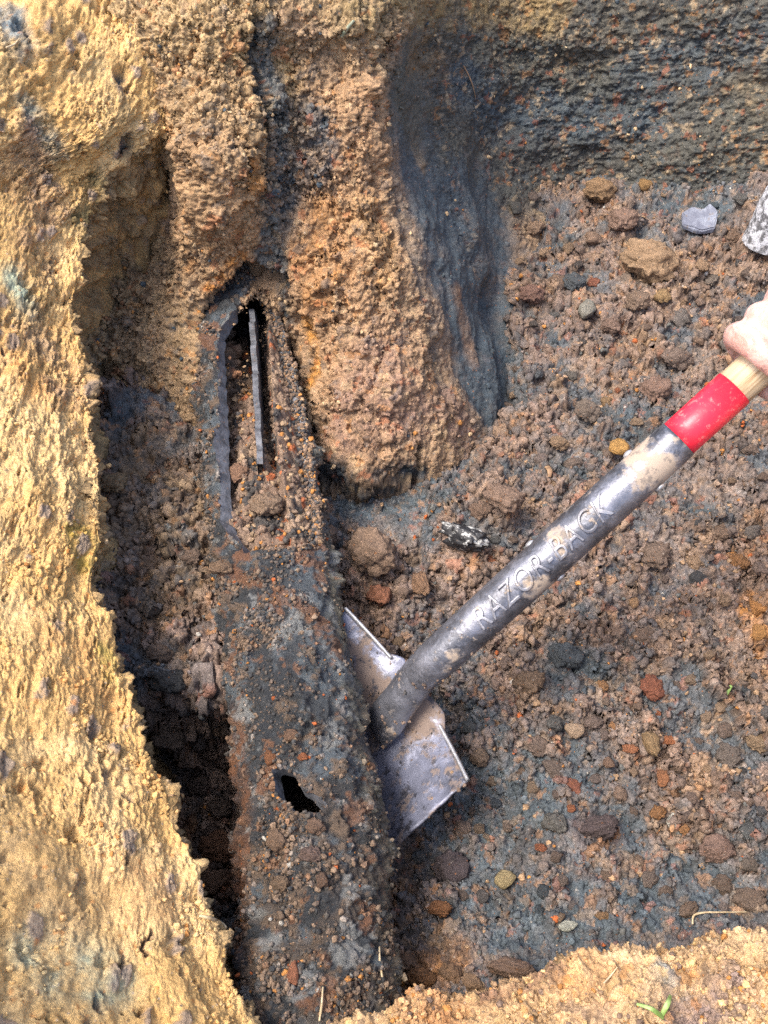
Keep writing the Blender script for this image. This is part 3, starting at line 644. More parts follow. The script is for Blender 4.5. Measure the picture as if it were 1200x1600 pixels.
g = fbm(Pm, 25, 4, 34); mc[:, :3] += (np.array((0.25, 0.175, 0.12), F32)-mc[:, :3])*sst(-0.1, 0.4, g)[:, None]
mc[:, :3] += (np.array(BLUE_D, F32)-mc[:, :3])*((rnd(H1, 2) < 0.25)*0.8)[:, None]
mc[:, :3] += (np.array(RUST, F32)-mc[:, :3])*((rnd(H2, 2) < 0.05)*0.8)[:, None]
i = np.arange(300*90).reshape(300, 90); Q = np.stack([i[:-1, :-1], i[:-1, 1:], i[1:, 1:], i[1:, :-1]], -1).reshape(-1, 4)[:, ::-1]
tag(link('mud', mesh_np('mud', Pm, Q, mc), M_SOIL), 'crumbly brown mud filling the open length of pipe', 'mud', kind='stuff')

# ---------------------------------------------------------------- where things rest: nearest surface per half pixel
DW, DH = 600, 800
zb = np.full(DW*DH, 9, F32); pos = np.zeros((DW*DH, 3), F32); nor = np.zeros((DW*DH, 3), F32); cl = np.zeros((DW*DH, 3), F32)
Np = np.stack([np.sin(FFr), 0*FFr, np.cos(FFr)], -1).astype(F32)
keep = ~cut
surf = [(s.P, s.N, s.col[:, :3], s.name) for s in SHEETS]+[(P1[keep], Np[keep], pc[keep, :3], 'pipe'), (Pm, np.tile(np.array((0, 0, 1), F32), (len(Pm), 1)), mc[:, :3], 'mud')]
for P_, N_, C_, nm in surf:
    u, v, zc = proj(P_); ok = (u >= 0) & (u < 1200) & (v >= 0) & (v < 1600) & ((N_*(np.array((0, 0, CAMZ), F32)-P_)).sum(1) > 0)
    k = (v[ok]/2).astype(int)*DW+(u[ok]/2).astype(int)
    o_ = np.argsort(-zc[ok]); k = k[o_]; zz = zc[ok][o_]
    b = zz.copy(); win = np.full(DW*DH, -1); win[k] = np.arange(len(k))
    kk = np.where(win >= 0)[0]; w_ = win[kk]; better = zz[w_] < zb[kk]
    kk = kk[better]; w_ = w_[better]; zb[kk] = zz[w_]
    pos[kk] = P_[ok][o_][w_]; nor[kk] = N_[ok][o_][w_]; cl[kk] = C_[ok][o_][w_]
Z2 = zb.reshape(DH, DW); I2 = np.arange(DW*DH).reshape(DH, DW); best = Z2.copy(); bidx = I2.copy()
for du in (-1, 0, 1):                                   # a sheet further back must not show through gaps between points
    for dv in (-1, 0, 1):
        sh = np.roll(np.roll(Z2, dv, 0), du, 1); si = np.roll(np.roll(I2, dv, 0), du, 1)
        m = sh < best-0.03; best = np.where(m, sh, best); bidx = np.where(m, si, bidx)
bidx = bidx.ravel(); zb, pos, nor, cl = zb[bidx], pos[bidx], nor[bidx], cl[bidx]
def surface(u, v):
    for r in range(0, 12):
        for du in range(-r, r+1):
            for dv in range(-r, r+1):
                if max(abs(du), abs(dv)) != r: continue
                a, b = int(u/2)+du, int(v/2)+dv
                if 0 <= a < DW and 0 <= b < DH and zb[b*DW+a] < 8:
                    k = b*DW+a; return Vector(pos[k]), Vector(nor[k]), cl[k]
    return Vector(at(u, v, z=0)), Vector((0, 0, 1)), np.array(BROWN)

# ---------------------------------------------------------------- clods of soil
def clod_mesh(name, sub, seed, rough=1.0, flat=0.8):
    bm = bmesh.new(); bmesh.ops.create_icosphere(bm, subdivisions=sub, radius=1.0)
    V = np.array([v.co for v in bm.verts], F32); T = np.array([[v.index for v in f.verts] for f in bm.faces]); bm.free()
    d = V/np.linalg.norm(V, axis=1, keepdims=True)
    q = d+seed*3.1
    V = d*(1+rough*0.34*fbm(q, 1.0, 3, seed))[:, None]
    rs = np.random.default_rng(seed)                       # a few broken planes, then crumbs grown on them
    for k in range(6):
        n = rs.normal(size=3); n /= np.linalg.norm(n); dd = V@n-rs.uniform(0.55, 0.85)
        V = V-np.outer(np.clip(dd, 0, None)*0.85, n)
    qw = V+seed*3.1+0.10*np.stack([fbm(q, 3, 2, seed+k) for k in (2, 4, 6)], 1).astype(F32)
    l, _, _ = chunks(qw.astype(F32), 2.3, seed+1, 0.75); l2, _, _ = chunks(qw.astype(F32), 5.2, seed+2, 0.8)
    hgt = rough*(0.34*l+0.20*l2-0.16*np.abs(fbm(q, 3, 4, seed+5, 0.7)))
    if sub >= 4:
        l3, _, _ = lumps(qw.astype(F32), 11, seed+3, 0.85); hgt = hgt+rough*0.10*l3
    V = V+d*hgt[:, None]
    V[:, 2] *= flat
    V /= np.abs(V[:, :2]).max()
    return mesh_np(name, V.astype(F32), T, None, True)
CLODS = [clod_mesh('clod', 3, k, 1.0) for k in range(1, 11)]
BIG = [clod_mesh('clod_large', 4, 20+k, 1.0) for k in range(1, 8)]
STONE = [clod_mesh('stone', 3, 40+k, 0.45, 0.7) for k in range(1, 4)]
for m_ in CLODS+BIG+STONE: m_.materials.append(M_CLOD)
def put(name, u, v, wpx, hpx, c, label=None, cat='clod', group=None, sink=0.22, big=None, meshes=None, rot=None):
    p, n, _ = surface(u, v+hpx*0.25)
    zc = (p.y*CP-(p.z-CAMZ)*SP); rx = wpx*0.5*zc/FPX; ry = hpx*0.5*zc/FPX
    ms = meshes or (BIG if wpx > 30 else CLODS)
    o = bpy.data.objects.new(name, random.choice(ms)); COL.objects.link(o)
    r0 = (rx+ry)*0.5
    o.scale = (rx, ry*1.05, r0*0.95)
    o.location = p+Vector((0, 0, r0*(0.55-sink)))+n*r0*0.15
    o.rotation_euler = (random.uniform(-0.3, 0.3), random.uniform(-0.3, 0.3), random.uniform(-0.3, 0.3) if rot is None else rot)
    o.color = (*c, 1)
    tag(o, label, cat, group); return o
HERO = [
 (588, 852, 92, 84, (0.23, 0.145, 0.09), 'largest crumbly tan brown clod beside the broken pipe rim'),
 (592, 926, 56, 42, (0.25, 0.085, 0.035), 'rust red clod just below the large tan brown clod by the pipe'),
 (1020, 858, 60, 64, (0.17, 0.115, 0.08), 'blocky brown clod lying to the right of the shovel socket lettering'),
 (825, 458, 50, 38, (0.20, 0.105, 0.075), 'reddish brown clod at the foot of the dark scraped wall'),
 (893, 440, 40, 36, (0.075, 0.085, 0.09), 'smooth blue grey clay lump below the back wall'),
 (866, 438, 36, 40, (0.17, 0.115, 0.085), 'brown clod touching the smooth blue grey lump'),
 (995, 468, 42, 44, (0.21, 0.145, 0.10), 'rounded brown clod left of the small ochre cube'),
 (1032, 460, 30, 32, (0.32, 0.215, 0.10), 'small ochre cube shaped clod near the pale half buried slab'),
 (1012, 396, 104, 84, (0.27, 0.18, 0.11), 'broad ochre brown clod below the pale half buried slab'),
 (972, 338, 52, 52, (0.24, 0.155, 0.115), 'pinkish brown clod in front of the back wall'),
 (938, 296, 62, 44, (0.30, 0.175, 0.075), 'orange ochre clod at the foot of the back wall'),
 (1004, 285, 24, 26, (0.36, 0.20, 0.07), 'small bright ochre crumb on blue clay near the back wall'),
 (955, 505, 42, 36, (0.20, 0.13, 0.095), 'brown clod on the slope above the shovel handle'),
 (1055, 560, 60, 40, (0.20, 0.14, 0.105), 'wide mauve brown clod beside the pale bare wood of the handle'),
 (921, 636, 46, 46, (0.18, 0.135, 0.10), 'squarish grey brown clod upslope of the orange pebble'),
 (944, 620, 20, 26, (0.29, 0.175, 0.075), 'small ochre crumb leaning on the squarish grey brown clod'),
 (1020, 605, 54, 46, (0.23, 0.14, 0.105), 'pink brown clod just up left of the red band'),
 (655, 908, 40, 48, (0.25, 0.14, 0.075), 'upright orange brown clod between pipe and shovel socket'),
 (793, 775, 84, 56, (0.23, 0.15, 0.105), 'wide tan clod above the shovel lettering'),
 (750, 790, 40, 36, (0.22, 0.14, 0.095), 'tan clod leaning against the wide clod above the lettering'),
 (705, 1345, 62, 70, (0.095, 0.062, 0.06), 'smooth dark maroon clod below the shovel blade'),
 (684, 1414, 52, 30, (0.33, 0.14, 0.05), 'flat orange clod near the maroon clod'),
 (845, 1320, 22, 17, (0.36, 0.11, 0.04), 'small red orange crumb on the blue clay'),
 (893, 1262, 18, 14, (0.40, 0.13, 0.045), 'tiny orange crumb above the purple brown slab'),
 (945, 1190, 24, 20, (0.26, 0.15, 0.09), 'small tan crumb at mid slope right of the blade'),
 (1014, 1148, 30, 56, (0.30, 0.195, 0.09), 'tan wedge shaped clod standing on the right slope'),
 (1041, 1153, 34, 20, (0.40, 0.13, 0.045), 'orange red flake beside the tan wedge clod'),
 (984, 1168, 28, 18, (0.42, 0.15, 0.055), 'orange red flat clod left of the tan wedge clod'),
 (1034, 1212, 24, 34, (0.36, 0.14, 0.05), 'upright orange clod below the tan wedge clod'),
 (1135, 1176, 40, 42, (0.155, 0.115, 0.085), 'rounded grey brown clod near the right edge'),
 (1181, 1150, 40, 46, (0.30, 0.20, 0.11), 'yellowish tan clod at the right edge of the pit'),
 (1115, 1318, 66, 50, (0.19, 0.13, 0.105), 'broad pinkish brown clod low on the right slope'),
 (938, 1284, 76, 46, (0.10, 0.07, 0.066), 'dark purple brown slab of clay on the lower slope'),
 (865, 1280, 54, 36, (0.13, 0.125, 0.11), 'grey blue clod beside the purple brown slab'),
 (1186, 938, 30, 34, (0.45, 0.20, 0.055), 'bright orange clod at the right edge'),
 (1186, 985, 28, 30, (0.42, 0.21, 0.065), 'bright ochre clod under the orange one at the right edge'),
 (832, 1056, 64, 52, (0.20, 0.14, 0.09), 'brown clod below the middle of the shovel socket'),
 (878, 1018, 62, 46, (0.082, 0.09, 0.092), 'flat blue grey clay clod below the shovel socket'),
 (746, 1180, 34, 32, (0.22, 0.145, 0.09), 'brown clod touching the right corner of the shovel blade'),
 (768, 1216, 22, 20, (0.24, 0.16, 0.095), 'small tan crumb just right of the blade corner'),
 (835, 1225, 24, 20, (0.26, 0.17, 0.10), 'small tan clod on the open slope right of the blade'),
 (415, 782, 58, 50, (0.27, 0.185, 0.12), 'tan clod sitting in the open length of the pipe'),
 (370, 735, 40, 36, (0.24, 0.165, 0.11), 'smaller tan clod in the pipe above the other clod'),
 (182, 752, 60, 44, (0.25, 0.175, 0.095), 'tan clod in the shaded recess left of the pipe'),
 (348, 886, 54, 30, (0.26, 0.175, 0.11), 'flat tan clod on the left lip of the pipe'),
 (300, 868, 40, 34, (0.20, 0.13, 0.09), 'brown clod left of the pipe lip'),
 (434, 1303, 38, 46, (0.22, 0.14, 0.09), 'brown clod on the pipe just below left of the hole'),
 (493, 1284, 36, 32, (0.24, 0.15, 0.10), 'tan clod on the pipe at the right end of the hole'),
 (483, 1330, 50, 28, (0.20, 0.12, 0.085), 'reddish brown clod on the pipe below the hole'),
 (440, 1376, 40, 30, (0.25, 0.165, 0.10), 'tan clod lower on the pipe crust'),
 (502, 1368, 22, 26, (0.23, 0.14, 0.09), 'small brown clod right of centre on the pipe crust'),
 (455, 1512, 24, 40, (0.40, 0.13, 0.045), 'orange red clod near the bottom end of the pipe'),
 (800, 1503, 96, 40, (0.22, 0.13, 0.08), 'long brown clod lying along the near rim'),
 (470, 1178, 22, 16, (0.42, 0.14, 0.045), 'bright orange crumb on the pipe above the hole'),
 (420, 1178, 22, 26, (0.32, 0.13, 0.05), 'rusty crumb on the pipe left of the bright orange crumb'),
 (457, 1145, 30, 20, (0.26, 0.15, 0.09), 'tan crumb on the pipe above the rusty crumbs'),
 (262, 1140, 70, 54, (0.16, 0.12, 0.09), 'dark brown clod at the back of the hollow left of the pipe'),
 (322, 1168, 46, 40, (0.17, 0.13, 0.105), 'grey brown clod deep in the hollow beside the pipe'),
 (312, 1218, 46, 40, (0.15, 0.11, 0.085), 'dark clod in the middle of the hollow left of the pipe'),
 (344, 1258, 40, 34, (0.15, 0.115, 0.09), 'dark clod against the rusty flank of the pipe'),
 (340, 1316, 66, 54, (0.27, 0.135, 0.07), 'rusty brown clod between the ochre bank and the pipe'),
 (330, 1372, 56, 40, (0.24, 0.14, 0.085), 'brown clod just below the rusty clod beside the pipe'),
 (326, 1292, 30, 28, (0.14, 0.10, 0.08), 'dark clod under the edge of the ochre bank'),
 (250, 1010, 50, 40, (0.19, 0.13, 0.09), 'brown clod above the dark flat stone left of the pipe'),
 (660, 1522, 52, 36, (0.30, 0.145, 0.06), 'orange brown clod between the pipe end and the near rim'),
 (702, 1516, 50, 36, (0.21, 0.135, 0.085), 'brown clod at the foot of the near rim beside the long brown clod'),
 (632, 1500, 40, 34, (0.22, 0.13, 0.075), 'brown clod touching the right side of the pipe end'),
 (740, 1530, 44, 30, (0.27, 0.16, 0.08), 'tan orange clod pressed into the near rim'),
 (694, 1158, 26, 22, (0.24, 0.16, 0.10), 'tan mud lump in the right notch of the shovel blade'),
 (620, 1000, 26, 24, (0.24, 0.155, 0.085), 'tan crumb at the notch beside the shovel neck'),
]
for u, v, a, b, c, lab in HERO: put('soil_clod', u, v, a, b, tuple(np.array(c)*0.72+surface(u, v)[2]*0.25), lab)
put('stone', 963, 697, 40, 34, (0.42, 0.235, 0.075), 'orange yellow pebble beside the top of the shovel socket', 'stone', meshes=STONE, sink=-0.1)
put('stone', 912, 482, 30, 38, (0.26, 0.245, 0.20), 'pale grey angular stone on the slope below the back wall', 'stone', meshes=STONE, sink=-0.1)
put('stone', 786, 1369, 38, 30, (0.36, 0.28, 0.145), 'pale yellow stone on the blue clay low in the pit', 'stone', meshes=STONE, sink=-0.1)
put('stone', 895, 1137, 34, 28, (0.38, 0.27, 0.18), 'pale tan stone in the middle of the right slope', 'stone', meshes=STONE, sink=-0.1)
put('stone', 1052, 1275, 26, 30, (0.46, 0.44, 0.38), 'whitish crumbly stone on the right slope', 'stone', meshes=STONE, sink=-0.1)
put('stone', 885, 1443, 34, 18, (0.45, 0.45, 0.37), 'chalky white stone at the foot of the near rim', 'stone', meshes=STONE, sink=-0.1)
put('stone', 270, 1066, 96, 46, (0.052, 0.052, 0.05), 'dark flat stone bridging the hollow left of the pipe', 'stone', sink=-0.1)
# ordinary clods, scattered
taken = [(h_[0], h_[1], h_[2]*0.6) for h_ in HERO]
KINDS = {'brown': ('brown', 'loose brown clods on the pit floor'), 'blue': ('blue grey', 'loose blue grey clods on the pit floor'), 'orange': ('rusty orange', 'loose rusty clods on the pit floor')}
CUTS = [' lying', ' below', ' at the', ' touching', ' left of', ' in front', ' on the', ' on blue', ' beside', ' near', ' leaning', ' upslope', ' between', ' above', ' just', ' standing', ' along', ' sitting', ' in the', ' under', ' to the', ' right of', ' low on', ' lower on', ' right ']
def short(lab): return lab[:min([lab.find(c_) for c_ in CUTS if c_ in lab]+[len(lab)])]
LM = [(h_[0], h_[1], short(h_[5])) for h_ in HERO if h_[0] > 600]
LM += [(963, 697, 'orange yellow pebble'), (912, 482, 'pale grey angular stone'), (786, 1369, 'pale yellow stone'), (895, 1137, 'pale tan stone'), (1052, 1275, 'whitish stone'), (885, 1443, 'chalky white stone'),
       (728, 842, 'charred wood chunk'), (1098, 350, 'pale half buried slab'), (1190, 330, 'white crusted pipe stub'), (740, 1220, 'corner of the shovel blade'), (1100, 650, 'red band'), (780, 930, 'shovel lettering'), (1130, 1086, 'tiny green leaf')]
names_ = [l_[2] for l_ in LM]; LM = [l_ for l_ in LM if names_.count(l_[2]) == 1 and l_[2] not in ('brown clod', 'tan clod')]
USED = set()
def where(u, v, size, colour):
    for a, b, nm in sorted(LM, key=lambda l_: (l_[0]-u)**2+(l_[1]-v)**2)[:14]:
        du, dv = u-a, v-b
        if abs(du) > 2.2*abs(dv): d_ = 'right of' if du > 0 else 'left of'
        elif abs(dv) > 2.2*abs(du): d_ = 'below' if dv > 0 else 'above'
        else: d_ = ('below' if dv > 0 else 'above')+(' and right of' if du > 0 else ' and left of')
        far = math.hypot(du, dv)
        lab = f"{size} {colour} clod {'close ' if far < 60 and d_ in ('right of', 'left of') else ''}{d_} the {nm}"
        if lab not in USED and len(lab.split()) <= 16: USED.add(lab); return lab
    return f"{size} {colour} clod among the rubble on the pit floor"
def in_floor(u, v):
    lim = 760 if v > 740 else (790 if v > 300 else 2000)
    if v > 880: lim = 640 if v > 1320 else 700
    if v < 250 or v > 1430: return False
    if u < lim: return False
    s_ = (u-640)*0.65+(v-1090)*0.757                 # keep clear of the shovel
    return abs(s_) > 46 or v > 1100
cnt_ = 0; tries = 0
while cnt_ < 190 and tries < 4000:
    tries += 1
    u = random.uniform(640, 1195); v = random.uniform(250, 1430)
    if not in_floor(u, v): continue
    sz = random.choice([14, 16, 18, 20, 22, 26, 30, 34, 42]) * (0.75+0.35*v/1500)
    if any((u-a)**2+(v-b)**2 < (c+sz*0.5)**2 for a, b, c in taken): continue
    taken.append((u, v, sz*0.5))
    p, n, c = surface(u, v); r_ = random.random()
    if r_ < 0.68: kd, cc = 'brown', np.array(random.choice([BROWN, MAUVE, TAN, (0.23, 0.15, 0.1)]))
    elif r_ < 0.93: kd, cc = 'blue', np.array(random.choice([BLUE, BLUE_D, GREYB]))
    else: kd, cc = 'orange', np.array(random.choice([ORANGE, RUST, (0.36, 0.2, 0.08)]))
    put('soil_clod', u, v, sz*random.uniform(0.8, 1.25), sz*random.uniform(0.75, 1.1), tuple((cc*0.65+np.array(c)*0.35)*random.uniform(0.8, 1.15)), where(u, v, 'tiny' if sz < 18 else 'small' if sz < 27 else 'medium sized', KINDS[kd][0]), 'clod', KINDS[kd][1], sink=0.55, rot=random.uniform(0, 6))
    cnt_ += 1

# ---------------------------------------------------------------- crumbs, uncountable: instanced on points
crumb_col = bpy.data.collections.new('crumb_shapes')
for k in range(12):
    me = clod_mesh('crumb', 3, 60+k, 1.25, 0.85); me.materials.append(M_CRUMB)
    crumb_col.objects.link(bpy.data.objects.new('crumb_shape', me))
def crumbs(name, P_, N_, C_, size, label):
    n = len(P_)
    me = bpy.data.meshes.new(name); me.vertices.add(n)
    off = N_*(size*0.25)[:, None]
    me.vertices.foreach_set('co', (P_+off).astype(F32).ravel())
    def at_(nm, typ, key, arr):
        a = me.attributes.new(nm, typ, 'POINT'); a.data.foreach_set(key, np.ascontiguousarray(arr).ravel())
    at_('rot', 'FLOAT_VECTOR', 'vector', rng.uniform(0, 6.28, (n, 3)).astype(F32))
    s3 = size[:, None]*rng.uniform(0.7, 1.3, (n, 3)); at_('scl', 'FLOAT_VECTOR', 'vector', s3.astype(F32))
    cc = np.ones((n, 4), F32); cc[:, :3] = C_; at_('tint', 'FLOAT_COLOR', 'color', cc)
    me.update()
    o = bpy.data.objects.new(name, me); COL.objects.link(o); tag(o, label, 'soil crumbs', kind='stuff')
    ng = bpy.data.node_groups.new(name+'_scatter', 'GeometryNodeTree')
    ng.interface.new_socket('Geometry', in_out='INPUT', socket_type='NodeSocketGeometry'); ng.interface.new_socket('Geometry', in_out='OUTPUT', socket_type='NodeSocketGeometry')
    gi = ng.nodes.new('NodeGroupInput'); go = ng.nodes.new('NodeGroupOutput')
    ip = ng.nodes.new('GeometryNodeInstanceOnPoints'); ci = ng.nodes.new('GeometryNodeCollectionInfo')
    ci.inputs['Collection'].default_value = crumb_col; ci.inputs['Separate Children'].default_value = True; ci.inputs['Reset Children'].default_value = True
    def attr(nm, dt):
        a = ng.nodes.new('GeometryNodeInputNamedAttribute'); a.data_type = dt; a.inputs['Name'].default_value = nm
        return [s for s in a.outputs if s.name == 'Attribute' and s.enabled][0]
    e2r = ng.nodes.new('FunctionNodeEulerToRotation'); ng.links.new(attr('rot', 'FLOAT_VECTOR'), e2r.inputs[0])
    ng.links.new(gi.outputs[0], ip.inputs['Points']); ng.links.new(ci.outputs[0], ip.inputs['Instance'])
    ip.inputs['Pick Instance'].default_value = True
    ng.links.new(e2r.outputs[0], ip.inputs['Rotation']); ng.links.new(attr('scl', 'FLOAT_VECTOR'), ip.inputs['Scale'])
    ng.links.new(ip.outputs[0], go.inputs[0])
    md = o.modifiers.new('scatter', 'NODES'); md.node_group = ng
    return o
def pick(w, n):
    w = np.clip(w, 0, None).astype(float); c = np.cumsum(w); return np.searchsorted(c, rng.random(n)*c[-1])
def shade(C_, var=0.3, table=()):
    C_ = C_*rng.uniform(1-var, 1+var, (len(C_), 1)).astype(F32); r_ = rng.random(len(C_)); lo = 0
    for share, c in table:
        m = (r_ >= lo) & (r_ < lo+share); lo += share
        C_[m] = np.array(c, F32)*rng.uniform(0.75, 1.2, (m.sum(), 1))
    return C_
def inview(s, m=80): return ((s.u > -m) & (s.u < 1200+m) & (s.v > -m) & (s.v < 1600+m)).astype(F32)
def sizes(n, lo, hi, p=2.2): return (lo+(hi-lo)*rng.random(n)**p).astype(F32)
s = fl; wgt = inview(s)*(1-0.75*np.clip(s.col[:, 3]*1.8, 0, 1))*(0.12+sst(0.0, 0.45, fbm(s.P, 22, 4, 81, 0.6)))*s.zc**2
k = pick(wgt, 26000); crumbs('soil_crumbs', s.P[k], s.N[k], shade(s.col[k, :3].copy(), 0.35, [(0.025, ORANGE), (0.015, RUST), (0.08, TAN), (0.06, GREYB), (0.006, (0.42, 0.39, 0.34))]), sizes(len(k), 0.0007, 0.0046, 3.2), 'loose brown crumbs of soil over the pit floor')
s = wl; wgt = inview(s)*(1-0.6*bkw)*np.clip(0.25+fbm(s.P, 20, 3, 82)*1.5, 0.02, 2)*(1-0.85*smooth_face)*s.zc**2
k = pick(wgt, 6000); crumbs('soil_crumbs', s.P[k], s.N[k], shade(s.col[k, :3].copy(), 0.3, [(0.03, ORANGE), (0.06, SAND), (0.04, BLUE)]), sizes(len(k), 0.0008, 0.0042, 3.0), 'crumbs of soil clinging to the pit walls')
s = bk; wgt = inview(s)*np.clip(0.1+fbm(s.P, 18, 3, 83)*1.3, 0.01, 2)*(1-0.8*smear)
k = pick(wgt, 3500); crumbs('soil_crumbs', s.P[k], s.N[k], shade(s.col[k, :3].copy(), 0.25, [(0.05, SAND), (0.03, ORANGE)]), sizes(len(k), 0.0007, 0.0034, 2.6), 'sandy crumbs clinging to the ochre left bank')
s = fb; wgt = inview(s)*np.clip(0.3+fbm(s.P, 22, 3, 84)*1.3, 0.02, 2)
k = pick(wgt, 4500); crumbs('soil_crumbs', s.P[k], s.N[k], shade(s.col[k, :3].copy(), 0.3, [(0.05, OCHRE_L), (0.06, ORANGE), (0.08, BROWN)]), sizes(len(k), 0.0006, 0.0036, 2.8), 'sandy crumbs along the near rim of the pit')
# on the pipe: thick on its left shoulder and on the near end
wp = keep*(0.04+1.0*np.exp(-((FFr+0.75)/0.32)**2)*sst(0.42, 0.47, YYr)*sst(1.0, 0.95, YYr)+0.35*sst(0.30, 0.22, YYr)+0.35*np.exp(-((FFr+0.35)/0.25)**2)*sst(0.62, 0.5, YYr)+0.25*np.exp(-((FFr-0.2)/0.4)**2)*sst(0.5, 0.56, YYr))*(np.cos(FFr) > -0.1)*sst(0.08, 0.3, fbm(P0, 24, 4, 85, 0.6))*sst(0.0, 0.1, YYr)
wp = wp*(1-0.8*sst(-0.1, 0.25, FFr)*sst(0.34, 0.42, YYr)*sst(0.57, 0.54, YYr))+keep*0.10*(np.cos(FFr) > -0.1)*sst(-0.1, 0.3, fbm(P0, 32, 4, 86, 0.6))*sst(0.0, 0.1, YYr)*sst(0.95, 0.8, YYr)
k = pick(wp, 15000); tn = np.tile(np.array((0.21, 0.14, 0.09), F32), (len(k), 1))
crumbs('soil_crumbs', P1[k], Np[k], shade(tn*0.40+pc[k, :3]*0.6, 0.35, [(0.03, ORANGE), (0.015, RUST), (0.12, (0.2, 0.14, 0.095)), (0.15, (0.08, 0.07, 0.06)), (0.15, (0.05, 0.05, 0.05)), (0.008, (0.32, 0.3, 0.26))]), sizes(len(k), 0.0005, 0.0032, 3.2), 'tan and rusty crumbs stuck to the pipe')
bi = np.unique(Eb); bi = bi[(FFr[bi] > 0.5) & (YYr[bi] > 0.56)]; k = np.repeat(bi, 9)
pt = P1[k]+(Pi[k]-P1[k])*rng.uniform(-0.15, 1.1, (len(k), 1)).astype(F32)+rng.normal(0, 0.0014, (len(k), 3)).astype(F32)
crumbs('soil_crumbs', pt, np.tile(np.array((0, 0, 1), F32), (len(k), 1)), shade(np.tile(np.array((0.19, 0.13, 0.09), F32), (len(k), 1)), 0.35, [(0.25, (0.06, 0.06, 0.06)), (0.04, ORANGE), (0.2, TAN)]), sizes(len(k), 0.0007, 0.0034, 2.0), 'mud crumbs caked along the right lip of the pipe')
k = pick(np.ones(len(Pm))*(Pm[:, 1] < 0.88), 1800); crumbs('soil_crumbs', Pm[k], np.tile(np.array((0, 0, 1), F32), (len(k), 1)), shade(mc[k, :3].copy(), 0.35, [(0.06, ORANGE), (0.2, (0.28, 0.195, 0.12))]), sizes(len(k), 0.0011, 0.005, 2.4), 'crumbs on the mud inside the pipe')

# ---------------------------------------------------------------- shovel
def mat_steel(name, base, dark, mudc, mud_lo, rough=(0.3, 0.6), metal=0.6, blot=(0.03, 0.03, 0.04), blot_amt=0.0):
    m, t, b = new_mat(name)
    n1 = noise(t, 28, 6, 0.65); n2 = noise(t, 120, 5, 0.7); n3 = noise(t, 16, 5, 0.6)
    c = mixc(t, base, dark, ramp(t, n1, 0.42, 0.6))
    c = mixc(t, c, tuple(x*1.6 for x in base), ramp(t, n2, 0.55, 0.7, 0, 0.5))
    mf = ramp(t, n3, mud_lo, mud_lo+0.05)
    mf2 = ramp(t, noise(t, 55, 6, 0.7), mud_lo+0.04, mud_lo+0.1, 0, 0.8)
    mx = t.nodes.new('ShaderNodeMath'); mx.operation = 'MAXIMUM'; t.links.new(mf, mx.inputs[0]); t.links.new(mf2, mx.inputs[1])
    c = mixc(t, c, mudc, mx.outputs[0])
    c = mixc(t, c, blot, ramp(t, noise(t, 62, 7, 0.72), 0.55, 0.60, 0, blot_amt))
    t.links.new(c, b.inputs['Base Color'])
    t.links.new(ramp(t, mx.outputs[0], 0, 1, metal, 0.0), b.inputs['Metallic'])
    ro = t.nodes.new('ShaderNodeMath'); ro.operation = 'MULTIPLY_ADD'; ro.inputs[1].default_value = 0.4
    t.links.new(mx.outputs[0], ro.inputs[0]); t.links.new(ramp(t, n2, 0.3, 0.7, *rough), ro.inputs[2]); t.links.new(ro.outputs[0], b.inputs['Roughness'])
    hh = t.nodes.new('ShaderNodeMath'); hh.operation = 'MULTIPLY_ADD'; hh.inputs[1].default_value = 0.6
    t.links.new(mx.outputs[0], hh.inputs[0]); t.links.new(noise(t, 160, 6, 0.7), hh.inputs[2])
    bp = N(t, 'ShaderNodeBump', Strength=0.35, Distance=0.0015); t.links.new(hh.outputs[0], bp.inputs['Height']); t.links.new(bp.outputs[0], b.inputs['Normal'])
    return m
M_SOCK = mat_steel('worn_black_steel', (0.23, 0.235, 0.265), (0.10, 0.104, 0.118), (0.34, 0.27, 0.205), 0.56, (0.28, 0.5), 0.7, (0.05, 0.05, 0.055), 0.5)
M_LETTER = mat_steel('worn_edge_lit_steel', (0.34, 0.34, 0.36), (0.16, 0.16, 0.175), (0.36, 0.28, 0.2), 0.56)  # worn letters; paler tone also paints in light caught on their edges
M_BLADE = mat_steel('muddy_blade_steel', (0.185, 0.195, 0.255), (0.085, 0.09, 0.115), (0.17, 0.125, 0.10), 0.50, (0.26, 0.5), 0.4, (0.04, 0.04, 0.05), 0.9)
M_RIVET = mat_steel('rivet_steel', (0.55, 0.55, 0.56), (0.4, 0.4, 0.4), (0.4, 0.34, 0.27), 0.62)
def mat_red():
    m, t, b = new_mat('red_paint')
    c = mixc(t, (0.62, 0.012, 0.03), (0.74, 0.03, 0.06), noise(t, 60, 4))
    c = mixc(t, c, (0.62, 0.25, 0.22), ramp(t, noise(t, 120, 8, 0.8), 0.55, 0.66, 0, 0.8))
    t.links.new(c, b.inputs['Base Color']); b.inputs['Roughness'].default_value = 0.38
    bp = N(t, 'ShaderNodeBump', Strength=0.2, Distance=0.001); t.links.new(noise(t, 200, 4), bp.inputs['Height']); t.links.new(bp.outputs[0], b.inputs['Normal'])
    return m
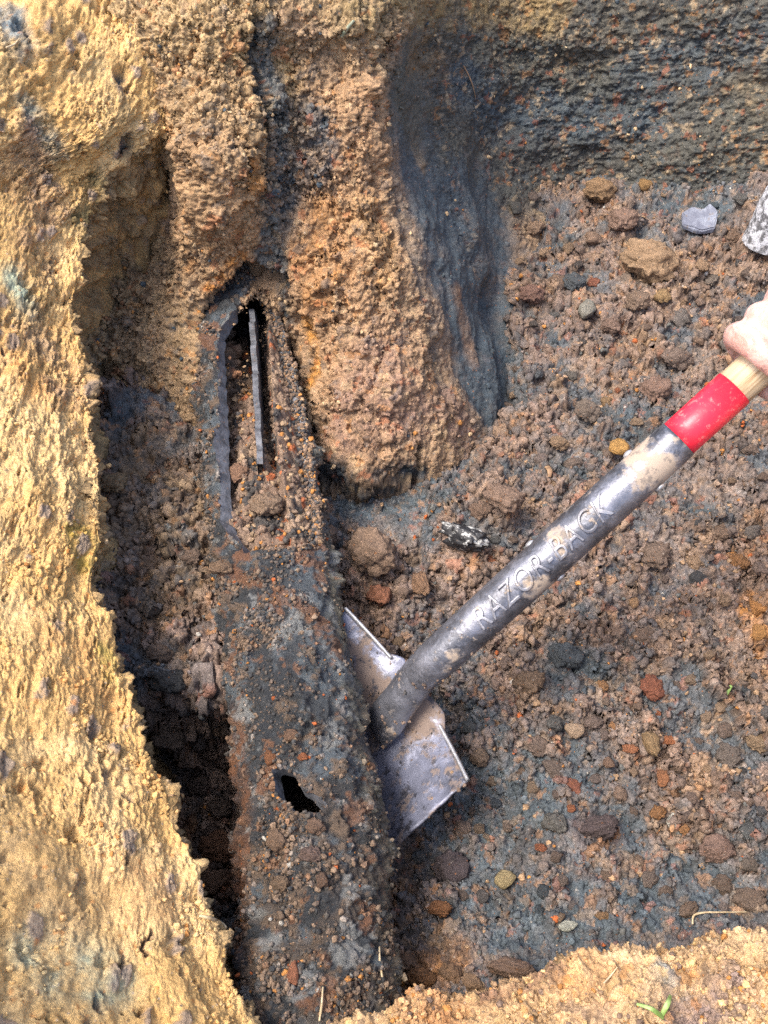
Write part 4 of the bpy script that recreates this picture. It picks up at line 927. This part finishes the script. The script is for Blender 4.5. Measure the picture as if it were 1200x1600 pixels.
def mat_wood(axis):
    m, t, b = new_mat('ash_wood')
    mp = N(t, 'ShaderNodeMapping'); t.links.new(objco(t), mp.inputs['Vector'])
    mp.inputs['Rotation'].default_value = (0, 0, 0); mp.inputs['Scale'].default_value = (1, 1, 0.05)
    n1 = noise(t, 260, 5, 0.6, mp.outputs[0]); n2 = noise(t, 90, 3, 0.5, mp.outputs[0])
    c = mixc(t, (0.58, 0.44, 0.27), (0.30, 0.18, 0.08), ramp(t, n1, 0.5, 0.62)); c = mixc(t, c, (0.68, 0.54, 0.35), ramp(t, n2, 0.45, 0.7, 0, 0.6))
    t.links.new(c, b.inputs['Base Color']); b.inputs['Roughness'].default_value = 0.5
    return m
J = Vector(at(1060, 686, t=0.87)); A = Vector(at(682, 1030, t=0.93)); AX = (J-A).normalized()
BR = Vector(at(741, 1222, z=0.060)); BL = Vector(at(553, 958, z=0.068)); BC = (BR+BL)*0.5
W = (BL-BR).normalized(); D = Vector((-0.70, -0.42, -0.58)); D = (D-W*D.dot(W)).normalized(); BN = W.cross(D).normalized()
if BN.z < 0: BN = -BN
shovel = empty('shovel', BC); tag(shovel, 'shovel with muddy steel blade, red band and wooden handle, pushed against the pipe', 'shovel')
SO = Vector(shovel.location)
def frames(path):
    T = []
    for i in range(len(path)):
        a = path[max(0, i-1)]; b = path[min(len(path)-1, i+1)]; T.append((b-a).normalized())
    return T
def tube(name, path, radii, mat, parent, ns=48, up=None, cap=True, off=SO):
    """radii: (side, up) half widths per point"""
    V = []; T = frames(path)
    upv = up or Vector((0, 0, 1))
    for p, t_, (ra, rb_) in zip(path, T, radii):
        sx = t_.cross(upv).normalized(); uy = sx.cross(t_).normalized()
        for k in range(ns):
            a = 2*math.pi*k/ns; V.append(p+sx*ra*math.cos(a)+uy*rb_*math.sin(a)-off)
    n = len(path); Q = []
    for i in range(n-1):
        for k in range(ns): Q.append((i*ns+k, i*ns+(k+1) % ns, (i+1)*ns+(k+1) % ns, (i+1)*ns+k))
    me = bpy.data.meshes.new(name); F = [tuple(reversed(q)) for q in Q]
    if cap: F += [tuple(range(ns)), tuple(reversed(range((n-1)*ns, n*ns)))]
    me.from_pydata([tuple(v) for v in V], [], F); me.update()
    for p in me.polygons: p.use_smooth = len(p.vertices) == 4
    return link(name, me, mat, parent)
def bez(pts, n):
    P = np.array([tuple(p) for p in pts]); return [Vector(q) for q in catmull(P, np.linspace(0, len(P)-1, n))]
# socket: straight tube that bends at the neck and flattens into the blade
B1 = Vector(at(655, 1056, z=0.098)); B2 = Vector(at(627, 1092, z=0.076)); B3 = Vector(at(603, 1124, z=0.056)); B4 = Vector(at(586, 1147, z=0.036))
ctl = [J, J.lerp(A, 0.33), J.lerp(A, 0.66), A, B1, B2, B3, B4]
path = bez(ctl, 110); ss = np.linspace(0, 7, 110)
ra = np.interp(ss, range(8), [.0196, .0212, .0212, .0202, .0192, .0190, .0215, .0170]); rb2 = np.interp(ss, range(8), [.0196, .0212, .0212, .0200, .0178, .0140, .0085, .002])
socket = tube('socket', path, list(zip(ra, rb2)), M_SOCK, shovel, 56)
bm = bmesh.new(); bm.from_mesh(socket.data); bm.free()
tube('red_band', [J-AX*0.001, J+AX*0.012, J+AX*0.065], [(.0188, .0188)]*3, mat_red(), shovel)
M_WOOD = mat_wood(AX)
# the handle runs in its own frame so the grain follows it
hd = bpy.data.objects.new('handle', None)
def straight(name, p, axis, length, r0, r1, mat, parent, ns=48):
    n = 24; V = []; F = []
    for i in range(n+1):
        z = length*i/n; r = r0+(r1-r0)*i/n
        for k in range(ns): V.append((r*math.cos(2*math.pi*k/ns), r*math.sin(2*math.pi*k/ns), z))
    for i in range(n):
        for k in range(ns): F.append((i*ns+k, i*ns+(k+1) % ns, (i+1)*ns+(k+1) % ns, (i+1)*ns+k))
    F += [tuple(reversed(range(ns))), tuple(range(n*ns, (n+1)*ns))]
    me = bpy.data.meshes.new(name); me.from_pydata(V, [], F); me.update()
    for q in me.polygons: q.use_smooth = len(q.vertices) == 4
    o = link(name, me, mat, parent); o.location = p-SO; o.rotation_euler = axis.to_track_quat('Z', 'Y').to_euler()
    return o
bpy.data.objects.remove(hd)
straight('handle', J+AX*0.060, AX, 1.0, 0.0180, 0.0172, M_WOOD, shovel)
# rivets through the socket, seen on both silhouettes
toc = (Vector((0, 0, CAMZ))-J.lerp(A, 0.5)).normalized(); SIDE = AX.cross(toc).normalized(); FACE = SIDE.cross(AX).normalized()
if FACE.dot(toc) < 0: FACE = -FACE
def rivet(s_, sgn):
    p = J.lerp(A, s_); nrm = SIDE*sgn; bm = bmesh.new()
    bmesh.ops.create_uvsphere(bm, u_segments=16, v_segments=10, radius=0.0052)
    q = nrm.to_track_quat('Z', 'Y').to_matrix().to_4x4()
    for v in bm.verts: v.co.z *= 0.55
    bmesh.ops.transform(bm, matrix=Matrix.Translation(p+nrm*0.0208-SO) @ q, verts=bm.verts)
    me = bpy.data.meshes.new('rivet'); bm.to_mesh(me); bm.free()
    for f in me.polygons: f.use_smooth = True
    o = link('rivet', me, M_RIVET, socket)
for s_ in (0.135, 0.535):
    for g_ in (1, -1): rivet(s_, g_)
# raised lettering along the socket
cu = bpy.data.curves.new('lettering', 'FONT'); cu.body = 'RAZOR-BACK'; cu.size = 0.030; cu.extrude = 0.0016; cu.bevel_depth = 0.0008; cu.bevel_resolution = 2
cu.shear = 0.25; cu.space_character = 1.12; cu.resolution_u = 6; cu.offset = -0.0006
to = bpy.data.objects.new('lettering_curve', cu); COL.objects.link(to); bpy.context.view_layer.update()
lm = bpy.data.meshes.new_from_object(to.evaluated_get(bpy.context.evaluated_depsgraph_get())); COL.objects.unlink(to); bpy.data.objects.remove(to)
bm = bmesh.new(); bm.from_mesh(lm); bmesh.ops.subdivide_edges(bm, edges=[e for e in bm.edges if e.calc_length() > 0.004], cuts=3); bm.to_mesh(lm); bm.free()
V = np.array([v.co for v in lm.vertices]); x0, x1 = V[:, 0].min(), V[:, 0].max()
SGN = 1 if SIDE.dot(Vector((-0.6, 0.6, 0.4))) > 0 else -1
L0 = Vector(at(742, 958, t=0.925)); s0 = (L0-A).dot(AX); s1 = (Vector(at(946, 778, t=0.895))-A).dot(AX)
for i, v in enumerate(lm.vertices):
    x = s0+(V[i, 0]-x0)/(x1-x0)*(s1-s0); k = min(max(1-x/(J-A).length, 0), 1)
    r_ = float(np.interp(k*3, ss, ra))+0.0002+V[i, 2]*0.9
    a = (V[i, 1]-0.0095)/0.0212
    c_ = A+AX*x
    v.co = c_+(FACE*math.cos(a)+SIDE*SGN*math.sin(a))*r_-SO
lm.name = 'lettering'; link('lettering', lm, M_LETTER, socket)
# blade
def blade():
    na, nb = 61, 70; HW = (BL-BR).length/2; LEN = 0.19
    V = []
    for j in range(nb):
        s_ = j/(nb-1); hw = HW*(1+0.03*math.sin(s_*2.2))*(1 if s_ < 0.62 else math.sqrt(max(0, 1-((s_-0.62)/0.385)**2)))
        for i in range(na):
            a = -1+2*i/(na-1)
            sh = 0.018*math.exp(-((a)/0.20)**2)*sst(0.5, 0.0, s_)            # frog rising into the socket
            dish = 0.034*abs(a)**1.6-0.016
            back = -0.0*abs(a)+0.014*float(sst(0.42, 0.26, abs(a)))*float(sst(0.10, 0.0, s_))
            st = s_*LEN+ (0.022*float(sst(0.55, 0.30, abs(a)))*(1-s_)*-0.6)
            p = BC+W*(a*hw)+D*st+BN*(dish+sh-0.030*s_*s_+0.012*math.sin(s_*3))
            kq = perlin(np.array([tuple(p)], F32), (60, 60, 60), 3)[0]*0.0016+perlin(np.array([tuple(p)], F32), (180, 180, 180), 5)[0]*0.0006
            V.append(p-SO+BN*kq+D*kq*(0.8 if s_ > 0.05 else 0)+W*kq*0.7*(abs(a) > 0.95))
    Q = [(j*na+i, j*na+i+1, (j+1)*na+i+1, (j+1)*na+i) for j in range(nb-1) for i in range(na-1)]
    me = bpy.data.meshes.new('blade'); me.from_pydata([tuple(v) for v in V], [], Q); me.update()
    for f in me.polygons: f.use_smooth = True
    o = link('blade', me, M_BLADE, shovel)
    md = o.modifiers.new('thickness', 'SOLIDIFY'); md.thickness = 0.0024; md.offset = 0
    # rolled foot steps along the back edge
    for sg in (-1, 1):
        pts = []
        for k in range(22):
            a = sg*(0.40+0.60*k/21); pts.append(BC+W*(a*HW)+BN*(0.034*abs(a)**1.6-0.016+0.0022)+D*(-0.002))
        V = []; F = []
        for p in pts:
            for dd, nn_ in ((0.002, -0.002), (-0.0025, -0.001), (-0.003, 0.0035), (-0.0015, 0.0045), (0.001, 0.001)): V.append(tuple(p+D*dd+BN*nn_-SO))
        for k in range(21):
            for e in range(5): F.append((k*5+e, k*5+(e+1) % 5, (k+1)*5+(e+1) % 5, (k+1)*5+e))
        F += [tuple(range(5)), tuple(reversed(range(105, 110)))]
        me = bpy.data.meshes.new('foot_step'); me.from_pydata(V, [], F); me.update()
        for f in me.polygons: f.use_smooth = True
        link('foot_step', me, M_RIVET, o)
blade()
# wet soil stuck to the blade and the neck
bo = [o for o in shovel.children if o.name.startswith('blade')][0]
for ob, n_, lim in ((bo, 650, 9.0), (socket, 220, 0.30)):
    bv = np.array([v.co for v in ob.data.vertices], F32)+np.array(SO, F32); bn = np.array([v.normal for v in ob.data.vertices], F32)
    if ob is bo: bn = np.where((bn@np.array(BN, F32))[:, None] < 0, -bn, bn)
    wq_ = sst(0.0, 0.4, fbm(bv, 45, 3, 88, 0.6))*((ob is bo)*(0.25+0.75*sst(0.10, 0.0, np.linalg.norm(bv-np.array(BC, F32), axis=1)))+(ob is not bo)*(np.linalg.norm(bv-np.array(BC, F32), axis=1) < 0.13))
    k = pick(wq_+1e-6, n_)
    crumbs('soil_crumbs', bv[k]+rng.normal(0, 0.0012, (len(k), 3)).astype(F32)*(1-np.abs(bn[k])), bn[k]*0.2, shade(np.tile(np.array((0.17, 0.12, 0.09), F32), (len(k), 1)), 0.3, [(0.2, TAN), (0.15, (0.07, 0.065, 0.06))]), sizes(len(k), 0.0004, 0.0026, 2.8), 'wet soil crumbs stuck to the shovel '+('blade' if ob is bo else 'neck'))

# ---------------------------------------------------------------- hand on the handle
def mat_skin():
    m, t, b = new_mat('skin')
    c = mixc(t, (0.50, 0.27, 0.215), (0.62, 0.40, 0.34), ramp(t, noise(t, 40, 4), 0.4, 0.6)); c = mixc(t, c, (0.55, 0.24, 0.20), ramp(t, noise(t, 70, 4), 0.58, 0.75, 0, 0.5))
    t.links.new(c, b.inputs['Base Color']); b.inputs['Roughness'].default_value = 0.45
    b.inputs['Subsurface Weight'].default_value = 0.15; b.inputs['Subsurface Radius'].default_value = (0.01, 0.004, 0.002); b.inputs['Subsurface Scale'].default_value = 0.5
    bp = N(t, 'ShaderNodeBump', Strength=0.7, Distance=0.0016)
    wv = N(t, 'ShaderNodeTexWave', Scale=26, Distortion=9, Detail=4); wv.inputs['Detail Scale'].default_value = 1.4; t.links.new(objco(t), wv.inputs['Vector']); t.links.new(wv.outputs['Fac'], bp.inputs['Height']); t.links.new(bp.outputs[0], b.inputs['Normal'])
    return m
def skin_chain(verts, edges, radii, root=0, sub=2, name='hand'):
    me = bpy.data.meshes.new(name); me.from_pydata([tuple(v) for v in verts], edges, []); o = bpy.data.objects.new(name, me); COL.objects.link(o)
    o.modifiers.new('skin', 'SKIN').use_smooth_shade = True
    sv_ = me.skin_vertices[0].data if me.skin_vertices else None
    if sv_ is None:
        bm = bmesh.new(); bm.from_mesh(me); bm.verts.layers.skin.verify(); bm.to_mesh(me); bm.free(); sv_ = me.skin_vertices[0].data
    for i, r in enumerate(radii): sv_[i].radius = (r, r) if not isinstance(r, tuple) else r; sv_[i].use_root = (i == root)
    m2 = o.modifiers.new('sub', 'SUBSURF'); m2.levels = sub; m2.render_levels = sub
    if name == 'hand':
        m3_ = o.modifiers.new('join', 'REMESH'); m3_.mode = 'VOXEL'; m3_.voxel_size = 0.0021; m3_.use_smooth_shade = True
        m4_ = o.modifiers.new('soften', 'SMOOTH'); m4_.iterations = 9; m4_.factor = 0.5
    bpy.context.view_layer.update()
    me2 = bpy.data.meshes.new_from_object(o.evaluated_get(bpy.context.evaluated_depsgraph_get()))
    COL.objects.unlink(o); bpy.data.objects.remove(o)
    return me2
def make_hand():
    UPL = SIDE*SGN; HC = J+AX*0.143+UPL*0.003                     # UPL: towards upper left of the picture; FACE: towards the camera
    def q(s_, ang, r): a = R(ang); return HC+AX*s_+(UPL*math.cos(a)+FACE*math.sin(a))*r
    V = []; E = []; Rr = []
    def add(p, r, par=None):
        V.append(p); Rr.append(r)
        if par is not None: E.append((par, len(V)-1))
        return len(V)-1
    wrist = add(HC+FACE*0.052-UPL*0.078+AX*0.020, (0.027, 0.022))
    f1 = add(HC+FACE*0.11-UPL*0.17+AX*0.05, (0.031, 0.028), wrist); f2 = add(HC+FACE*0.19-UPL*0.34+AX*0.09, (0.040, 0.038), f1)
    off = [-0.045, -0.021, 0.002, 0.023]; rad = [0.0125, 0.0125, 0.0118, 0.0104]; ln = [1.0, 1.06, 1.0, 0.85]
    for k in range(4):
        m0 = add(q(off[k]*0.8, 150, 0.048), 0.0150, wrist)
        m1 = add(q(off[k]*0.97, 108, 0.035), 0.0148, m0)
        m2 = add(q(off[k], 68, 0.033), 0.0142, m1)
        mc_ = add(q(off[k], 26, 0.0345), 0.0150 if k < 3 else 0.0115, m2)
        p1b = add(q(off[k], -20, 0.032), rad[k]*1.0, mc_)
        p2 = add(q(off[k]-0.002, -66, 0.031), rad[k]*1.02, p1b)
        p3 = add(q(off[k]-0.002, -118*ln[k], 0.030), rad[k]*0.92, p2)
        add(q(off[k]-0.001, -165*ln[k], 0.029), rad[k]*0.80, p3)
    t0 = add(q(-0.035, 172, 0.044), 0.0150, wrist); t1 = add(q(-0.052, 205, 0.034), 0.0120, t0); add(q(-0.058, 245, 0.031), 0.0098, t1)
    me = skin_chain(V, E, Rr, 0, 2)
    return me
hm = make_hand(); HO = Vector(J+AX*0.15)
hm.transform(Matrix.Translation(-HO)); hm.materials.clear()
hand = link('hand', hm, mat_skin()); hand.location = HO; tag(hand, 'bare pink hand gripping the wooden shovel handle', 'hand')

# ---------------------------------------------------------------- odds and ends
def mat_mottled(name, a, b_, lo, hi, rough=0.7, sc1=60):
    m, t, b = new_mat(name); c = mixc(t, a, b_, ramp(t, noise(t, sc1, 6, 0.7), lo, hi)); c = mixc(t, c, (0.12, 0.085, 0.06), ramp(t, noise(t, sc1*2, 5), 0.6, 0.7, 0, 0.8))
    t.links.new(c, b.inputs['Base Color']); b.inputs['Roughness'].default_value = rough
    bp = N(t, 'ShaderNodeBump', Strength=0.6, Distance=0.002); t.links.new(noise(t, sc1*3, 6), bp.inputs['Height']); t.links.new(bp.outputs[0], b.inputs['Normal'])
    return m
def slab(name, pts, thick, mat, label, cat, tilt=0.0, lift=0.004):
    z0 = float(np.mean([surface(*p)[0].z for p in pts])); P_ = [Vector(at(*p, z=z0)) for p in pts]; c = sum(P_, Vector())/len(P_); z = c.z+lift
    bm = bmesh.new(); top = [bm.verts.new((p.x-c.x, p.y-c.y, thick*0.5+tilt*(p.y-c.y))) for p in P_]
    f = bm.faces.new(top); f.normal_update()
    if f.normal.z < 0: bmesh.ops.reverse_faces(bm, faces=[f])
    r_ = bmesh.ops.extrude_face_region(bm, geom=[f]); 
    for g_ in r_['geom']:
        if isinstance(g_, bmesh.types.BMVert): g_.co.z -= thick
    bmesh.ops.recalc_face_normals(bm, faces=bm.faces)
    bmesh.ops.bevel(bm, geom=list(bm.edges), offset=thick*0.2, segments=2, affect='EDGES')
    bmesh.ops.triangulate(bm, faces=bm.faces); bmesh.ops.subdivide_edges(bm, edges=bm.edges, cuts=3, use_grid_fill=True)
    for v in bm.verts:
        k_ = perlin(np.array([[v.co.x, v.co.y, v.co.z]], F32), 90, 4)[0]; v.co += Vector((k_*0.0015, k_*0.001, k_*0.002))
    me = bpy.data.meshes.new(name); bm.to_mesh(me); bm.free()
    o = link(name, me, mat); o.location = (c.x, c.y, z); tag(o, label, cat); return o
M_PALE = mat_mottled('pale_slab', (0.13, 0.14, 0.18), (0.22, 0.24, 0.29), 0.45, 0.6)
slab('stone_slab', [(1062, 345), (1078, 338), (1094, 342), (1104, 334), (1118, 346), (1114, 366), (1090, 368), (1064, 361)], 0.010, M_PALE, 'pale bluish white slab half buried near the right edge', 'slab', tilt=0.2, lift=0.011)

ch_me = clod_mesh('charred_wood_chunk', 4, 78, 1.0, 0.7); ch_me.materials.append(mat_mottled('charred_wood', (0.018, 0.018, 0.02), (0.45, 0.45, 0.43), 0.53, 0.60, 0.55, 2.6))
put('charred_wood_chunk', 728, 842, 100, 46, (1, 1, 1), 'black and white charred wood chunk left of the shovel lettering', 'wood chunk', sink=0.1, meshes=[ch_me], rot=-0.5)
# mottled standing post at the right edge
M_POST = mat_mottled('limed_post', (0.10, 0.10, 0.105), (0.52, 0.53, 0.56), 0.44, 0.56, 0.75, 110); M_POLE = mat_mottled('dark_pole', (0.075, 0.095, 0.12), (0.14, 0.16, 0.19), 0.4, 0.6)
pb = Vector(at(1207, 352, z=0.075))
post = empty('pipe_stub', pb); tag(post, 'white crusted pipe stub with a thin dark pole standing at the right edge', 'pipe stub')
lath = [(0.0, .031), (0.015, .031), (0.035, .030), (0.050, .028), (0.054, .027), (0.055, .024), (0.055, .012)]
def lathe(name, prof, mat, ns=40):
    V = [(r*math.cos(2*math.pi*k/ns)*(1+0.03*math.sin(3*k)), r*math.sin(2*math.pi*k/ns), z) for z, r in prof for k in range(ns)]
    F = [(i*ns+k, i*ns+(k+1) % ns, (i+1)*ns+(k+1) % ns, (i+1)*ns+k) for i in range(len(prof)-1) for k in range(ns)]; F.append(tuple(range((len(prof)-1)*ns, len(prof)*ns)))
    me = bpy.data.meshes.new(name); me.from_pydata(V, [], F); me.update()
    for f in me.polygons: f.use_smooth = len(f.vertices) == 4
    return link(name, me, mat, post)
lathe('collar', [(-0.03, .034)]+lath, M_POST); lathe('pole', [(0.045, .013), (0.3, .013), (0.6, .0125)], M_POLE)
post.rotation_euler = (R(-6), R(4), 0)
# roots, straws and blades of grass
def mat_flat(name, c, c2, rough=0.7):
    m, t, b = new_mat(name); t.links.new(mixc(t, c, c2, ramp(t, noise(t, 150, 3), 0.4, 0.6)), b.inputs['Base Color']); b.inputs['Roughness'].default_value = rough; return m
M_ROOT = mat_flat('root', (0.34, 0.22, 0.12), (0.22, 0.13, 0.07)); M_STRAW = mat_flat('straw', (0.50, 0.40, 0.25), (0.36, 0.27, 0.15)); M_GRASS = mat_flat('grass', (0.16, 0.26, 0.06), (0.27, 0.36, 0.12), 0.5); M_STEM = mat_flat('stem', (0.20, 0.23, 0.16), (0.30, 0.31, 0.22))
def strand(name, pts, rpx, mat, label, cat, lift=0.003, flatk=1.0, arch=0.0):
    P_ = [surface(*p)[0]+Vector((0, 0, lift)) for p in pts]
    n = len(P_)
    for i in range(n): P_[i].z += arch*math.sin(math.pi*i/(n-1))
    c = P_[0].copy(); zc = c.y*CP-(c.z-CAMZ)*SP; r = rpx*zc/FPX
    path = bez(P_, 8*n); m_ = len(path)
    e = empty(name, c); bpy.data.objects.remove(e)
    o = tube(name, path, [(r*(1-0.75*abs(i/(m_-1)-0.35)), r*flatk*(1-0.75*abs(i/(m_-1)-0.35))) for i in range(m_)], mat, None, 8, off=c)
    o.location = c; tag(o, label, cat); return o
strand('root', [(246, 1254), (262, 1250), (278, 1250), (292, 1258), (300, 1262)], 1.3, M_ROOT, 'thin curled root in the dark hollow left of the pipe', 'root', 0.01)
strand('root', [(312, 1432), (330, 1436), (345, 1442), (354, 1452)], 3.2, M_STRAW, 'short pale root sticking out of the ochre bank edge', 'root', 0.004)
strand('root', [(1078, 1446), (1082, 1432), (1098, 1428), (1124, 1426), (1163, 1428)], 1.8, M_STRAW, 'bent pale root on the near rim by the right edge', 'root', 0.005)
strand('straw', [(498, 1596), (500, 1570), (502, 1545)], 2.2, M_STRAW, 'upright straw at the bottom end of the pipe', 'straw', 0.006)
strand('straw', [(594, 1528), (593, 1505), (592, 1482)], 2.2, M_STRAW, 'thin straw on the right side of the pipe end', 'straw', 0.006)
strand('straw', [(860, 66), (872, 72), (885, 78)], 2.2, M_STRAW, 'short straw on the dark back wall', 'straw', 0.004)
strand('straw', [(722, 108), (730, 122), (738, 140), (742, 160)], 1.2, M_ROOT, 'hair thin root hanging on the left of the back wall', 'root', 0.005)
strand('plant_stem', [(528, 66), (540, 52), (552, 38)], 3.4, M_STEM, 'grey green plant stem on the earth above the buttress', 'stem', 0.005)
strand('straw', [(8, 78), (20, 72), (32, 66)], 1.8, M_STRAW, 'pale fibre on the bank at the top left corner', 'straw', 0.004)
strand('straw', [(940, 1538), (952, 1524), (962, 1512)], 1.6, M_STRAW, 'fine straw lying on the near rim', 'straw', 0.004)
strand('dead_leaf', [(848, 728), (854, 738), (857, 750)], 5.0, M_ROOT, 'narrow orange dead leaf above the shovel lettering', 'leaf', 0.008, 0.3)
strand('grass_blade', [(1030, 1588), (1036, 1572), (1044, 1556)], 4.6, M_GRASS, 'upright green grass blade on the near rim', 'grass blade', 0.006, 0.25, 0.008)
strand('grass_blade', [(1030, 1590), (1012, 1580), (990, 1570)], 4.0, M_GRASS, 'yellowish grass blade leaning left on the near rim', 'grass blade', 0.006, 0.25, 0.005)
strand('grass_blade', [(1122, 1096), (1130, 1086), (1138, 1076)], 4.6, M_GRASS, 'tiny green leaf lying on the right slope', 'leaf', 0.008, 0.3)
